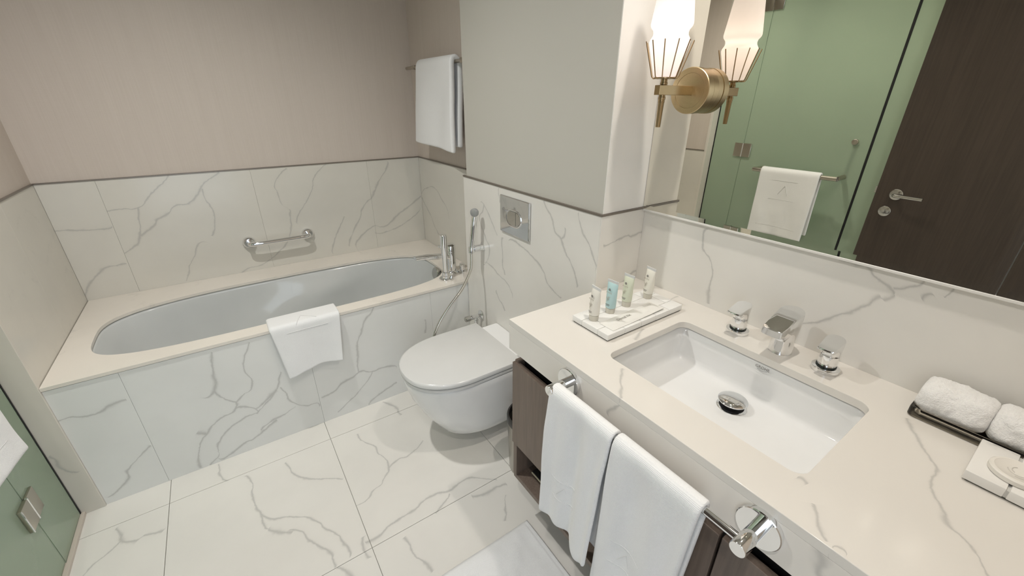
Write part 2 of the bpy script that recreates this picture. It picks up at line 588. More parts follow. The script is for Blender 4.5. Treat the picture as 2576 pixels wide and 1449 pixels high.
# marble veins: surface -> [(relative width, [(u, v) in metres])]
VEINS = {
 'back': [
  (1, [(0.466,1.122),(0.426,1.082),(0.381,1.046),(0.347,1.01),(0.327,0.99),(0.311,0.982),(0.263,0.983),(0.194,0.981)]),
  (1.2, [(0.311,0.982),(0.299,0.935),(0.286,0.876),(0.268,0.825),(0.237,0.795),(0.198,0.771)]),
  (1.4, [(0.671,1.117),(0.644,1.098),(0.606,1.078),(0.571,1.04),(0.543,1.005),(0.511,0.978),(0.446,0.971),(0.406,0.934),(0.365,0.917),(0.346,0.889),(0.28,0.846)]),
  (1, [(0.581,1.043),(0.577,1.001),(0.592,0.956),(0.596,0.907),(0.588,0.859),(0.559,0.797)]),
  (1, [(0.531,0.764),(0.489,0.759),(0.457,0.698),(0.428,0.661),(0.412,0.613),(0.389,0.575)]),
  (1.5, [(0.189,0.722),(0.15,0.716),(0.101,0.709),(0.067,0.681),(0.029,0.646),(0.01,0.611),(-0.012,0.576)]),
  (1, [(-0.013,0.918),(0.03,0.915),(0.089,0.905),(0.135,0.901),(0.19,0.905)]),
  (1.2, [(0.985,1.111),(0.942,1.082),(0.91,1.04),(0.911,0.99),(0.922,0.912),(0.952,0.886),(0.946,0.839),(0.936,0.768),(0.897,0.692),(0.853,0.654),(0.792,0.61),(0.745,0.588),(0.668,0.581),(0.631,0.553)]),
  (1, [(1.201,1.111),(1.137,1.077),(1.111,1.046),(1.099,1.004),(1.073,0.954),(1.03,0.898),(0.998,0.858),(0.978,0.798)]),
  (1.3, [(1.551,1.11),(1.541,1.07),(1.501,1.018),(1.465,0.965),(1.428,0.903),(1.396,0.879),(1.351,0.827),(1.34,0.79),(1.292,0.719),(1.242,0.608)]),
  (1.1, [(1.241,0.804),(1.222,0.769),(1.196,0.725),(1.165,0.672),(1.138,0.578)]),
  (1.4, [(1.75,0.87),(1.681,0.822),(1.58,0.765),(1.512,0.714),(1.46,0.702),(1.401,0.711),(1.348,0.68),(1.299,0.638),(1.29,0.578)]),
  (1.1, [(1.733,0.805),(1.66,0.722),(1.581,0.687),(1.495,0.665),(1.415,0.668)]),
 ],
 'end': [
  (1, [(0.0,0.884),(-0.123,0.944),(-0.239,0.953),(-0.317,0.901),(-0.375,0.866),(-0.391,0.766)]),
  (1.3, [(0.005,0.863),(-0.06,0.814),(-0.134,0.758),(-0.182,0.697),(-0.267,0.657)]),
 ],
 'slab': [
  (1, [(-1.135,1.115),(-1.13,1.093),(-1.139,1.073),(-1.144,1.052)]),
  (1.3, [(-1.005,1.021),(-0.992,0.983),(-0.961,0.953),(-0.976,0.907),(-0.998,0.882),(-1.019,0.85),(-1.046,0.814),(-1.026,0.752),(-0.989,0.714)]),
  (1.6, [(-1.161,0.9),(-1.155,0.857),(-1.16,0.823),(-1.159,0.768),(-1.174,0.742),(-1.179,0.726)]),
  (1, [(-0.989,0.714),(-1.06,0.73),(-1.126,0.707),(-1.189,0.692),(-1.22,0.672),(-1.24,0.629)]),
  (1.2, [(-1.101,0.614),(-1.123,0.582),(-1.155,0.562),(-1.177,0.538)]),
  (1.3, [(-1.443,1.115),(-1.463,1.092),(-1.495,1.059),(-1.516,1.016),(-1.554,0.994),(-1.58,0.953),(-1.618,0.916),(-1.645,0.868),(-1.653,0.838)]),
  (1.3, [(-1.554,0.994),(-1.569,1.018),(-1.573,1.042)]),
  (1, [(-1.632,1.111),(-1.659,1.051),(-1.693,1.016),(-1.723,0.972),(-1.743,0.933)]),
  (1.2, [(-1.21,0.898),(-1.32,0.896),(-1.393,0.872),(-1.429,0.856),(-1.464,0.831),(-1.506,0.783),(-1.571,0.763)]),
  (0.9, [(-0.974,1.024),(-1.021,1.004),(-1.073,0.947),(-1.117,0.898)]),
 ],
 'strip': [
  (1.2, [(1.67,1.019),(1.689,1.019),(1.712,1.023),(1.754,1.03),(1.778,1.034),(1.81,1.029),(1.845,1.034),(1.862,1.04)]),
  (1, [(1.766,0.856),(1.782,0.856),(1.83,0.882),(1.856,0.888)]),
 ],
 'front': [
  (1.5, [(-0.01,0.417),(0.023,0.427),(0.055,0.417),(0.102,0.411),(0.145,0.429),(0.188,0.432)]),
  (1.3, [(0.007,0.036),(0.037,0.038),(0.063,0.058),(0.091,0.085),(0.102,0.123),(0.137,0.156),(0.165,0.179),(0.194,0.202)]),
  (1.7, [(0.479,0.535),(0.469,0.483),(0.461,0.429),(0.453,0.374),(0.425,0.34),(0.391,0.342)]),
  (1.2, [(0.451,0.366),(0.452,0.332),(0.478,0.294),(0.503,0.273)]),
  (1, [(0.503,0.273),(0.541,0.301),(0.569,0.315),(0.579,0.346),(0.572,0.383),(0.568,0.436),(0.582,0.481),(0.6,0.507),(0.609,0.536)]),
  (1.5, [(0.503,0.273),(0.488,0.235),(0.449,0.223),(0.401,0.197),(0.369,0.164),(0.347,0.144),(0.324,0.091),(0.312,0.042),(0.308,0.005)]),
  (3.5, [(0.341,0.185),(0.355,0.176),(0.37,0.162)]),
  (1.2, [(0.488,0.235),(0.526,0.236),(0.558,0.211),(0.565,0.184)]),
  (1.1, [(0.565,0.184),(0.499,0.175),(0.443,0.148),(0.411,0.118),(0.384,0.057),(0.378,0.031),(0.341,0.004)]),
  (1.8, [(0.564,0.208),(0.593,0.222),(0.624,0.245),(0.657,0.267)]),
  (1.4, [(0.625,0.111),(0.569,0.081),(0.524,0.056),(0.483,0.049),(0.439,0.025),(0.398,0.01),(0.376,0.023)]),
  (1.5, [(1.132,0.547),(1.112,0.519),(1.073,0.478),(1.058,0.434),(1.039,0.403),(1.029,0.363),(1.026,0.33),(1.016,0.278),(1.012,0.222)]),
  (1.4, [(0.559,0.181),(0.587,0.205),(0.63,0.24),(0.663,0.279),(0.679,0.326),(0.692,0.352)]),
  (1.4, [(1.205,0.174),(1.126,0.199),(1.076,0.196),(1.017,0.22),(0.986,0.203),(0.927,0.187),(0.886,0.158),(0.826,0.145)]),
  (1, [(1.076,0.196),(1.051,0.158),(1.0,0.108),(0.941,0.068),(0.883,0.028)]),
  (1.2, [(1.194,0.079),(1.129,0.057),(1.085,0.039),(1.034,0.005)]),
  (1.3, [(0.672,0.275),(0.69,0.229),(0.695,0.193),(0.714,0.165),(0.758,0.13),(0.804,0.12),(0.804,0.096)]),
  (1.2, [(0.558,0.086),(0.603,0.114),(0.666,0.128),(0.711,0.147)]),
  (1.8, [(1.386,0.404),(1.387,0.367),(1.379,0.323)]),
 ],
 'floor': [
  (1.2, [(0.461,-0.962),(0.483,-1.018),(0.481,-1.062),(0.481,-1.106),(0.488,-1.159),(0.499,-1.202),(0.502,-1.248),(0.516,-1.285)]),
  (2.6, [(0.516,-1.285),(0.535,-1.313),(0.568,-1.339),(0.589,-1.348)]),
  (1.5, [(0.568,-1.339),(0.607,-1.357),(0.622,-1.378),(0.628,-1.408),(0.645,-1.439),(0.664,-1.472),(0.689,-1.513),(0.687,-1.536),(0.692,-1.571)]),
  (1.2, [(0.499,-1.202),(0.522,-1.237),(0.55,-1.256),(0.586,-1.272),(0.613,-1.294),(0.654,-1.33),(0.675,-1.361),(0.693,-1.406),(0.716,-1.442),(0.731,-1.493),(0.74,-1.519),(0.74,-1.563)]),
  (1.3, [(0.613,-0.98),(0.628,-1.027),(0.634,-1.06),(0.661,-1.106),(0.702,-1.144),(0.745,-1.17),(0.802,-1.212)]),
  (1.3, [(0.37,-0.822),(0.375,-0.862),(0.376,-0.897),(0.404,-0.95)]),
  (1.3, [(0.925,-0.984),(0.926,-1.019),(0.954,-1.08),(0.973,-1.117),(0.968,-1.146),(0.983,-1.195),(0.988,-1.236),(0.978,-1.273),(0.945,-1.306),(0.928,-1.328),(0.888,-1.34),(0.867,-1.363),(0.829,-1.374),(0.812,-1.374)]),
  (1.2, [(0.973,-1.285),(1.024,-1.244),(1.077,-1.247),(1.123,-1.229),(1.169,-1.201)]),
  (1.5, [(0.796,-1.543),(0.811,-1.545),(0.839,-1.547),(0.872,-1.533),(0.945,-1.521),(0.992,-1.519),(1.034,-1.503),(1.08,-1.498),(1.117,-1.507),(1.145,-1.518),(1.168,-1.515),(1.203,-1.506),(1.239,-1.505),(1.269,-1.525),(1.302,-1.553),(1.337,-1.58)]),
  (1.6, [(0.804,-1.517),(0.789,-1.538),(0.786,-1.565),(0.797,-1.606)]),
  (1, [(1.056,-1.578),(1.086,-1.564),(1.119,-1.546),(1.143,-1.531)]),
  (1.3, [(0.922,-1.601),(0.927,-1.634),(0.926,-1.679),(0.938,-1.711),(0.948,-1.734),(0.954,-1.753),(0.955,-1.773)]),
  (1.1, [(1.33,-1.668),(1.311,-1.682),(1.294,-1.711),(1.277,-1.738),(1.262,-1.757)]),
  (1.6, [(1.211,-1.587),(1.243,-1.607),(1.283,-1.615),(1.32,-1.613),(1.359,-1.623)]),
  (1.8, [(0.692,-1.576),(0.714,-1.604),(0.73,-1.641),(0.741,-1.679)]),
  (2.2, [(0.048,-0.963),(0.067,-1.007),(0.08,-1.047),(0.119,-1.066),(0.137,-1.055),(0.167,-1.068),(0.196,-1.072)]),
  (1, [(0.07,-1.036),(0.037,-1.069),(0.005,-1.09),(-0.014,-1.13)]),
  (1.6, [(1.101,-0.826),(1.126,-0.865),(1.146,-0.911),(1.143,-0.952),(1.149,-0.977)]),
 ],
 'counter': [
  (1, [(1.735,-2.559),(1.707,-2.572),(1.681,-2.59),(1.656,-2.602),(1.628,-2.623),(1.597,-2.632),(1.562,-2.635),(1.54,-2.643),(1.509,-2.66),(1.489,-2.67),(1.477,-2.684),(1.467,-2.698),(1.452,-2.71),(1.436,-2.718),(1.427,-2.725),(1.418,-2.738)]),
  (1.1, [(1.38,-2.106),(1.339,-2.136),(1.314,-2.161),(1.291,-2.18)]),
  (1.6, [(1.386,-2.497),(1.389,-2.503),(1.383,-2.514)]),
  (1.3, [(1.349,-2.536),(1.343,-2.542),(1.325,-2.554),(1.31,-2.564),(1.295,-2.577)]),
  (1, [(1.293,-2.587),(1.303,-2.593),(1.298,-2.602)]),
  (1.2, [(1.578,-2.009),(1.554,-2.015),(1.534,-2.025),(1.512,-2.035)]),
  (0.8, [(1.851,-1.93),(1.799,-1.932)]),
 ],
 'apron': [
  (0.9, [(-2.19,0.851),(-2.166,0.823),(-2.15,0.802),(-2.154,0.789)]),
  (1.8, [(-2.567,0.851),(-2.575,0.843),(-2.581,0.831),(-2.584,0.803),(-2.595,0.791),(-2.604,0.776)]),
 ],
 'splash': [
  (1.1, [(-1.984,1.108),(-1.973,1.058),(-2.004,1.017),(-2.024,0.974),(-2.024,0.937),(-2.031,0.872)]),
  (1.2, [(-2.324,1.114),(-2.356,1.108),(-2.381,1.11),(-2.394,1.093),(-2.427,1.078),(-2.439,1.066)]),
  (1.2, [(-2.439,1.066),(-2.429,1.046),(-2.42,1.051),(-2.405,1.025),(-2.381,0.997),(-2.354,0.972),(-2.324,0.942),(-2.287,0.923)]),
  (1.3, [(-2.435,1.078),(-2.462,1.091),(-2.477,1.112)]),
  (1.8, [(-2.486,1.072),(-2.492,1.087),(-2.503,1.085)]),
  (1, [(-2.515,1.088),(-2.522,1.108),(-2.527,1.134)]),
 ],
 'jamb': [
  (1.4, [(-0.059,0.301),(-0.051,0.273),(-0.05,0.235),(-0.039,0.216),(-0.018,0.195)]),
 ],
}

WALLPAPER = make_wallpaper()
PAINT = make_paint()
CHROME = simple('chrome', (0.86, 0.865, 0.87), 0.05, 1.0)
CHROME_DULL = simple('satin_chrome', (0.56, 0.55, 0.52), 0.22, 1.0)
NICKEL = simple('brushed_nickel', (0.50, 0.46, 0.39), 0.32, 1.0)
CERAMIC = simple('white_glazed_ceramic', (0.83, 0.83, 0.82), 0.07, 0, 0.5, 0.3)
ACRYLIC_TUB = simple('white_tub_enamel', (0.62, 0.635, 0.625), 0.10, 0, 0.5, 0.3)  # white enamel greyed to stand in for the shade inside the tub
PLASTIC_W = simple('white_gloss_plastic', (0.68, 0.68, 0.665), 0.16)
BLACK = simple('black_rubber', (0.006, 0.006, 0.007), 0.6)
DARK = simple('gap_shade_black', (0.012, 0.011, 0.010), 0.7)  # near-black colour standing in for shade in gaps and recesses
TRIM = simple('bronze_trim_profile', (0.235, 0.205, 0.175), 0.35, 0.6)
GROUT = simple('pale_grout', (0.42, 0.40, 0.36), 0.9)
WOOD_DOOR = make_wood('dark_wenge_veneer', (0.046, 0.034, 0.026), (0.066, 0.049, 0.038))
WOOD_VAN = make_wood('taupe_wood_veneer', (0.135, 0.100, 0.078), (0.190, 0.145, 0.115))
TOWEL = make_towel('white_terry')
FLUFFY = make_towel('fluffy_terry', None, (0.90, 0.885, 0.86), 330, 0.7, 0.0035)
TOWEL_RIB = make_towel('white_ribbed_terry', rib=(0, PI / 2, 0))
GLASS_G = make_frosted()
SHADE = make_shade()
BRASS = make_brass()
CLEAR = make_acrylic()
MIRROR = simple('silvered_mirror', (0.77, 0.745, 0.665), 0.0, 1.0)
GREYPRINT = simple('grey_print', (0.17, 0.16, 0.15), 0.6)
PALEPRINT = simple('pale_print', (0.42, 0.38, 0.31), 0.6)

XE, XT, XM, XV = 1.757, 1.649, 1.858, 1.290
YF, YS = -0.8105, -1.7416
ZR, ZT, ZC, ZA = 0.566, 1.120, 0.86, 0.757
YEND = -3.02
GL = -0.072            # shower glass plane


def struct(name, bm, m, parent=None, label=None, smooth=None):
    o = obj(name, bm, m, parent, smooth)
    if parent is None:
        o['kind'] = 'structure'
        if label: o['label'] = label
    return o


# ------------------------------------------------------------------ floor with single tiles
fl = struct('floor', box(B(), -1.10, 2.05, YEND - .1, 0.12, -0.06, -0.0085), GROUT, None, 'white marble tiled floor with thin dark joints')
XJ = [-1.007, -0.402, 0.2055, 0.8125, 1.4215, 2.03]
YJ = [YF + 0.03, -0.9443, -1.5743, -2.2045, -2.8345, YEND - .1]
sh = 0
for i in range(len(XJ) - 1):
    for j in range(len(YJ) - 1):
        x0, x1, y1, y0 = XJ[i], XJ[i + 1], YJ[j], YJ[j + 1]
        if x0 < -0.2 and x1 < 0.0: continue
        x0 = max(x0, -0.062)
        vs_ = veins_in('floor', x0, x1, y0, y1)
        sh += 1
        mt = marble('floor_%d' % sh, 'x', 'y', vs_, rough=0.17, seed=sh, generic=0.0 if (vs_ or j < 3) else 0.5)
        obj('tile', box(B(), x0 + .0009, x1 - .0009, y0 + .0009, y1 - .0009, -0.0085, 0.0, 0.0006, 1), mt, fl, None)

# ------------------------------------------------------------------ ceiling and plain walls
struct('ceiling', box(B(), -1.15, 2.1, YEND - .1, 0.15, CEIL, CEIL + .1), simple('ceiling_white', (0.60, 0.585, 0.55), 0.8), None, 'plain white ceiling')


def tiled(wall, surf, ua, va, cuts, v0, v1, mk, veins_key, generic=0.0, rough=0.15, base=MARBLE):
    for k in range(len(cuts) - 1):
        u0, u1 = cuts[k], cuts[k + 1]
        vv = veins_in(veins_key, u0, u1, v0, v1) if veins_key else []
        m = marble('%s_%d' % (surf, k), ua, va, vv, rough=rough, generic=generic, seed=k + len(surf), base=base)
        obj('tile', mk(u0 + .0003, u1 - .0003), m, wall, None)


wb = struct('wall_back', box(B(), -0.10, 2.0, 0.006, 0.12, -0.05, CEIL), WALLPAPER, None, 'beige linen papered wall above white marble tiles')
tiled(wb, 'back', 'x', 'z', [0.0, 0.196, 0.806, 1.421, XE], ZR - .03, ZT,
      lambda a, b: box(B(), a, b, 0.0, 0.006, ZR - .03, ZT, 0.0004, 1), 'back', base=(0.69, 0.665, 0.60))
wl = struct('wall_left', box(B(), -0.064, -0.006, -0.799, 0.006, 0.0, CEIL), WALLPAPER, None, 'beige papered side wall at the tub head')
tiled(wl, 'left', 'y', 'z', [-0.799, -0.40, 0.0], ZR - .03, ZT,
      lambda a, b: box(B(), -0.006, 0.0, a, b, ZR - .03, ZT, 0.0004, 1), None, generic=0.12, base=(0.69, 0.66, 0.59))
struct('wall_shower', box(B(), -1.15, -1.05, -2.0, -0.7, 0, CEIL), simple('shower_tile', (0.62, 0.60, 0.55), 0.3), None, 'pale shower wall behind frosted glass')
struct('wall_shower_back', box(B(), -1.06, -0.064, -0.80, -0.70, 0, CEIL), MATS['shower_tile'], None, 'pale shower end wall beyond the tub')
struct('wall_shower_front', box(B(), -1.06, -0.12, -2.06, -1.96, 0, CEIL), MATS['shower_tile'], None, 'pale shower end wall beside the door')
wr = struct('wall_right', box(B(), XE + .006, 2.0, -0.838, 0.006, -0.05, CEIL), WALLPAPER, None, 'beige papered wall over the tap end of the tub')
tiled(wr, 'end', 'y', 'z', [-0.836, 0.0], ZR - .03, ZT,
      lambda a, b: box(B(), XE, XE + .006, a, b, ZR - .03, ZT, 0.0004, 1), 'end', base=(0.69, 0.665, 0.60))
wt = struct('wall_toilet', box(B(), XT + .006, 2.0, YS + .004, -0.838, -0.05, CEIL), PAINT, None, 'off-white painted boxed wall behind the toilet over marble slab')
tiled(wt, 'slab', 'y', 'z', [YS + .004, -0.8145], 0.0, ZT,
      lambda a, b: box(B(), XT, XT + .03, a, b, 0.0, ZT, 0.0004, 1), 'slab')
tiled(wt, 'strip', 'x', 'z', [XT, XM + .004], 0.0, ZT,
      lambda a, b: box(B(), a, b, YS, YS + .004, 0.0, ZT, 0.0004, 1), 'strip')
obj('panel', box(B(), XT + .0065, XM + .003, YS + .001, YS + .004, ZT + .0075, CEIL - .001), simple('lamp_lit_white', (0.86, 0.84, 0.80), 0.35), wt, None)  # whiter than the wall paint, standing in for the wall lamp's light
wv = struct('wall_vanity', box(B(), XM + .004, 2.05, YEND - .1, YS + .02, -0.05, CEIL), PAINT, None, 'vanity wall with marble splashback under the mirror')
tiled(wv, 'splash', 'y', 'z', [YEND, YS], 0.0, ZT - .006,
      lambda a, b: box(B(), XM, XM + .004, a, b, 0.0, ZT - .006, 0.0004, 1), 'splash', rough=0.2)
bm = box(B(), 0.80, 2.05, YEND - .1, YEND, -0.05, CEIL)
box(bm, -0.3, -0.06, YEND - .1, YEND, -0.05, CEIL)
box(bm, -0.06, 0.80, YEND - .1, YEND, 2.22, CEIL)
struct('wall_front', bm, WALLPAPER, None, 'beige papered wall with the open doorway')
struct('floor_bedroom', box(B(), -1.2, 2.05, -5.2, YEND - .1, -0.06, 0.0), simple('grey_carpet', (0.30, 0.28, 0.26), 0.95), None, 'grey carpet beyond the doorway')
struct('wall_entry', box(B(), -0.20, -0.10, YEND - .1, -1.955, -0.05, CEIL), PAINT, None, 'off-white painted wall behind the open wooden door')
# stone jamb between tub and shower glass, full height
jm = marble('jamb', 'x', 'z', VEINS['jamb'], rough=.18, base=(0.70, 0.66, 0.59))
struct('trim_1', box(B(), -0.0665, 0.002, -0.8185, -0.799, 0, CEIL, 0.001, 1), jm, None, 'narrow marble jamb between bathtub and frosted glass')
# thin bronze profiles on top of the wainscot
n = 2
for bx_ in ((0.0, XE, -0.003, 0.007, ZT, ZT + .006), (-0.007, 0.003, -0.799, 0.0, ZT, ZT + .006), (XE - .003, XE + .007, -0.836, 0.0, ZT, ZT + .006),
            (XT - .003, XT + .008, YS - .003, -0.8145, ZT, ZT + .007), (XT + .0082, XM, YS - .003, YS + .005, ZT, ZT + .007)):
    t_ = box(B(), *bx_)
    struct('trim_%d' % n, t_, TRIM, None, 'thin bronze profile capping the marble wainscot')
    n += 1
struct('trim_7', box(B(), XM - .012, XM + .004, YEND, YS - .001, ZT - .006, ZT + .001, .001, 1), simple('white_silicone', (0.78, 0.76, 0.72), 0.35), None, 'thin pale ledge under the mirror')
struct('trim_8', box(B(), GL - .016, -0.055, -1.955, -0.8185, 0.0, 0.014, .001, 1), simple('curb_stone', (0.60, 0.53, 0.46), 0.3), None, 'low stone curb under the frosted glass')

# ------------------------------------------------------------------ ceiling downlights
LENS = make_emit('downlight_lens', (1.0, 0.93, 0.84), 6.0)
for (lx, ly, lw, lc, la, where) in DOWNLIGHTS:
    d = empty('downlight', (lx, ly, CEIL), 'round recessed ceiling downlight ' + where, 'downlight', 'ceiling downlights')
    obj('ring', lathe(B(), (lx, ly, CEIL + .001), (0, 0, -1), [(0, .048), (.004, .048), (.006, .044), (.006, .036), (.001, .034)], 32, False, False), PLASTIC_W, d)
    obj('lens', lathe(B(), (lx, ly, CEIL + .001), (0, 0, -1), [(0, .034), (.002, .034)], 32), LENS, d)

# ------------------------------------------------------------------ bathtub with stone deck and tiled apron
tub = empty('bathtub', (0.88, -0.41, 0), 'built-in white bathtub with marble deck and tiled front', 'bathtub')


def tub_ring(cx, cyy, ax0, ax1, by, z, n=96):
    out = []
    for k in range(n):
        a = 2 * PI * k / n
        c, s = math.cos(a), math.sin(a)
        ax = ax1 if c > 0 else ax0
        ee = 4.2 if s < 0 else (3.0 if c < 0 else 3.4)
        x = cx + math.copysign(abs(c) ** (2 / ee), c) * ax
        y = cyy + math.copysign(abs(s) ** (2 / ee), s) * by
        out.append(Vector((x, y, z)))
    return out


rim = tub_ring(0.86, -0.456, 0.768, 0.745, 0.283, ZR)
dm = marble('deck', 'x', 'y', [], rough=0.14, generic=0.22, seed=4, base=(0.80, 0.75, 0.675))
bm = plate_hole(B(), [(0.0025, YF - .004), (XT - .0008, YF - .004), (XT - .0008, -0.8137), (XE - .0008, -0.8137), (XE - .0008, -.0008), (0.0025, -.0008)], [(q.x, q.y) for q in rim], ZR - .013, ZR)
obj('deck', bm, dm, tub, 30)
R_ = [tub_ring(0.86, -0.456, .774, .751, .289, ZR - .0135), tub_ring(0.862, -0.456, .768, .748, .285, ZR - .03)]
prof = [(.09, .745, .735, .281), (.16, .72, .722, .272), (.25, .675, .705, .258), (.33, .62, .685, .24), (.385, .565, .665, .215), (.41, .52, .64, .19), (.42, .47, .60, .16)]
for dz, a0, a1, by in prof: R_.append(tub_ring(0.866, -0.452, a0, a1, by, ZR - dz))
# sculpted arm rest ridge along the far side of the basin
for r_ in R_[2:]:
    for v in r_:
        if v.y > -0.43 and 0.15 < v.x < 1.35:
            depth = (ZR - v.z)
            ridge_x = 0.55 + (0.42 - depth) * 1.5
            w_ = math.exp(-((v.x - ridge_x) / 0.20) ** 2)
            v.y -= 0.055 * w_ * min(1, depth / .12)
bm = loft(B(), R_, False, True)
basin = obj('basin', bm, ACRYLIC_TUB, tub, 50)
m_ = basin.modifiers.new('thick', 'SOLIDIFY'); m_.thickness = 0.006; m_.offset = 1
ob_ = lathe(B(), (1.601, -0.545, 0.528), (-1, 0, 0.22), [(0, .030), (.012, .030), (.016, .036), (.026, .036), (.029, .033)], 32)
obj('overflow_knob', ob_, CHROME_DULL, basin)
obj('drain', lathe(B(), (1.30, -0.452, ZR - .419), (0, 0, 1), [(0, .03), (.003, .03), (.005, .026)], 24), CHROME, basin)
ap = obj('apron', box(B(), 0.0, XE, YF + .012, YF + .03, 0.0, ZR - .02), GROUT, tub, None)
obj('shadow_joint', box(B(), 0.0025, XT - .0008, YF + .003, YF + .012, ZR - .0159, ZR - .0131), DARK, tub, None)
tiled(ap, 'front', 'x', 'z', [0.002, 0.199, 0.8155, 1.4255, XT + .04], 0.0, ZR - .0160,
      lambda a, b: box(B(), a, b, YF, YF + .012, 0.0, ZR - .0160, 0.0005, 1), 'front', rough=0.14, base=(0.80, 0.80, 0.775))

# deck-mounted bath mixer
mx = empty('bath_mixer', (1.632, -0.66, ZR), 'chrome single-lever bath mixer with long spout on tub deck', 'tap')
cx, cyy = 1.632, -0.660
obj('base', lathe(B(), (cx, cyy, ZR), (0, 0, 1), [(0, .035), (.004, .036), (.010, .033), (.014, .027)], 28), CHROME, mx)
obj('body', lathe(B(), (cx, cyy, ZR + .012), (0, 0, 1), [(0, .024), (.06, .0245), (.105, .0255), (.112, .025), (.113, .023), (.115, .023), (.116, .026), (.145, .026), (.150, .0235)], 32), CHROME, mx)
sp = [Vector((cx - .01, cyy, ZR + .098)), Vector((cx - .07, cyy + .006, ZR + .108)), Vector((cx - .14, cyy + .012, ZR + .116)), Vector((cx - .205, cyy + .018, ZR + .119))]
rings = []
for k, (c_, hw, hh) in enumerate(zip(sp, (.018, .020, .021, .021), (.017, .015, .012, .009))):
    rings.append([c_ + Vector((0, math.copysign(abs(math.cos(a)) ** .6, math.cos(a)) * hw, math.copysign(abs(math.sin(a)) ** .6, math.sin(a)) * hh)) for a in [2 * PI * i / 20 for i in range(20)]])
obj('spout', loft(B(), rings), CHROME, mx)
obj('lever', loft(B(), [rrect(cx - .075, cx + .018, cyy - .016, cyy + .016, .012, ZR + .163 + d) for d in (0, .003, .007)]), CHROME, mx)
obj('diverter', lathe(B(), (cx + .055, cyy - .02, ZR), (0, 0, 1), [(0, .024), (.006, .024), (.008, .015), (.045, .016), (.048, .013)], 24), CHROME, mx)
# deck hand shower
hs = empty('hand_shower', (1.556, -0.738, ZR), 'slim chrome hand shower standing in its deck holder', 'shower')
cx, cyy = 1.556, -0.738
obj('holder', lathe(B(), (cx, cyy, ZR), (0, 0, 1), [(0, .037), (.010, .037), (.013, .034), (.014, .022), (.026, .021), (.028, .019), (.044, .018), (.046, .014)], 32), CHROME, hs)
obj('handset', lathe(B(), (cx, cyy, ZR + .03), (0, 0, 1), [(0, .0105), (.02, .0115), (.10, .0135), (.16, .0185), (.222, .019), (.225, .0165)], 32), CHROME, hs)

# grab bar on the back wall
gb = empty('grab_bar', (0.868, 0.0, 0.735), 'straight chrome grab bar on the marble wall above the tub', 'grab bar')
for gx in (0.717, 1.018):
    obj('flange', lathe(B(), (gx, 0.0, 0.735), (0, -1, 0), [(0, .032), (.008, .033), (.020, .030), (.026, .024)], 32), CHROME, gb)
pth = catmull([(0.717, -.01, .735), (0.717, -.045, .735), (0.735, -.066, .735), (0.868, -.068, .735), (1.0, -.066, .735), (1.018, -.045, .735), (1.018, -.01, .735)], 6)
obj('bar', tube(B(), pth, .0125, 16), CHROME, gb)

# ------------------------------------------------------------------ toilet
TY = -1.25


def dring(xf, xb, hw, z, n=40, yc=TY, e=2.25, straight=0.46):
    """D outline: round front at x = xf, straight back at x = xb"""
    L = xb - xf
    xs = xf + L * (1 - straight) if straight < 1 else xf
    out = []
    for k in range(n + 1):
        a = PI / 2 + PI * k / n
        c, s = math.cos(a), math.sin(a)
        out.append(Vector((xs - abs(c) ** (2 / e) * (xs - xf), yc + math.copysign(abs(s) ** (2 / e), s) * hw, z)))
    out.append(Vector((xb - .0, yc - hw, z)))
    out.append(Vector((xb - .0, yc + hw, z)))
    return out


wc = empty('toilet', (1.45, TY, 0.09), 'white wall-hung toilet with closed lid beside the bathtub', 'toilet')
rs = [(1.29, .086, .122), (1.252, .090, .142), (1.236, .103, .153), (1.205, .15, .165), (1.163, .22, .178), (1.127, .30, .188), (1.108, .37, .195), (1.104, .395, .196), (1.108, .402, .192)]
obj('bowl', loft(B(), [dring(xf, XT, hw, z) for xf, z, hw in rs]), CERAMIC, wc, 45)
obj('seat', loft(B(), [dring(1.105, 1.556, .192, .404), dring(1.101, 1.557, .196, .408), dring(1.101, 1.557, .196, .417), dring(1.106, 1.556, .191, .420)]), PLASTIC_W, wc)
obj('lid', loft(B(), [dring(1.103, 1.556, .193, .423), dring(1.097, 1.558, .199, .427), dring(1.097, 1.558, .199, .437), dring(1.100, 1.557, .196, .443), dring(1.107, 1.553, .189, .446)]), PLASTIC_W, wc)
obj('hinge_block', loft(B(), [rrect(1.545, XT, TY - .150, TY + .150, .012, z) for z in (.395, .432)] + [rrect(1.548, XT - .002, TY - .146, TY + .146, .010, .437)]), CERAMIC, wc)

fp = empty('flush_plate', (XT, -1.2625, 0.935), 'square chrome flush plate with oval button above the toilet', 'flush plate')
obj('plate', box(B(), XT - .011, XT, -1.367, -1.158, .935, 1.094, .004, 3), simple('flush_chrome', (0.72, 0.73, 0.74), 0.06, 1.0), fp)


def stadium(x, yc, zc, hw, hh, n=10):
    out = []
    for s_, a0 in ((1, -PI / 2), (-1, PI / 2)):
        for k in range(n + 1):
            a = a0 + PI * k / n
            out.append(Vector((x, yc + s_ * (hw - hh) + hh * math.cos(a), zc + hh * math.sin(a))))
    return out


bm = loft(B(), [stadium(XT - .011, -1.2625, 1.009, .055, .036), stadium(XT - .014, -1.2625, 1.009, .055, .036), stadium(XT - .014, -1.2625, 1.009, .052, .033), stadium(XT - .0112, -1.2625, 1.009, .052, .033)], False, False)
obj('button_ring', bm, CHROME, fp)
bm = loft(B(), [stadium(XT - .0105, -1.2625, 1.009, .049, .030), stadium(XT - .0135, -1.2625, 1.009, .048, .029)])
obj('button', bm, CHROME_DULL, fp)
obj('button_split', box(B(), XT - .0139, XT - .0128, -1.2795, -1.2785, .981, 1.037), DARK, fp)

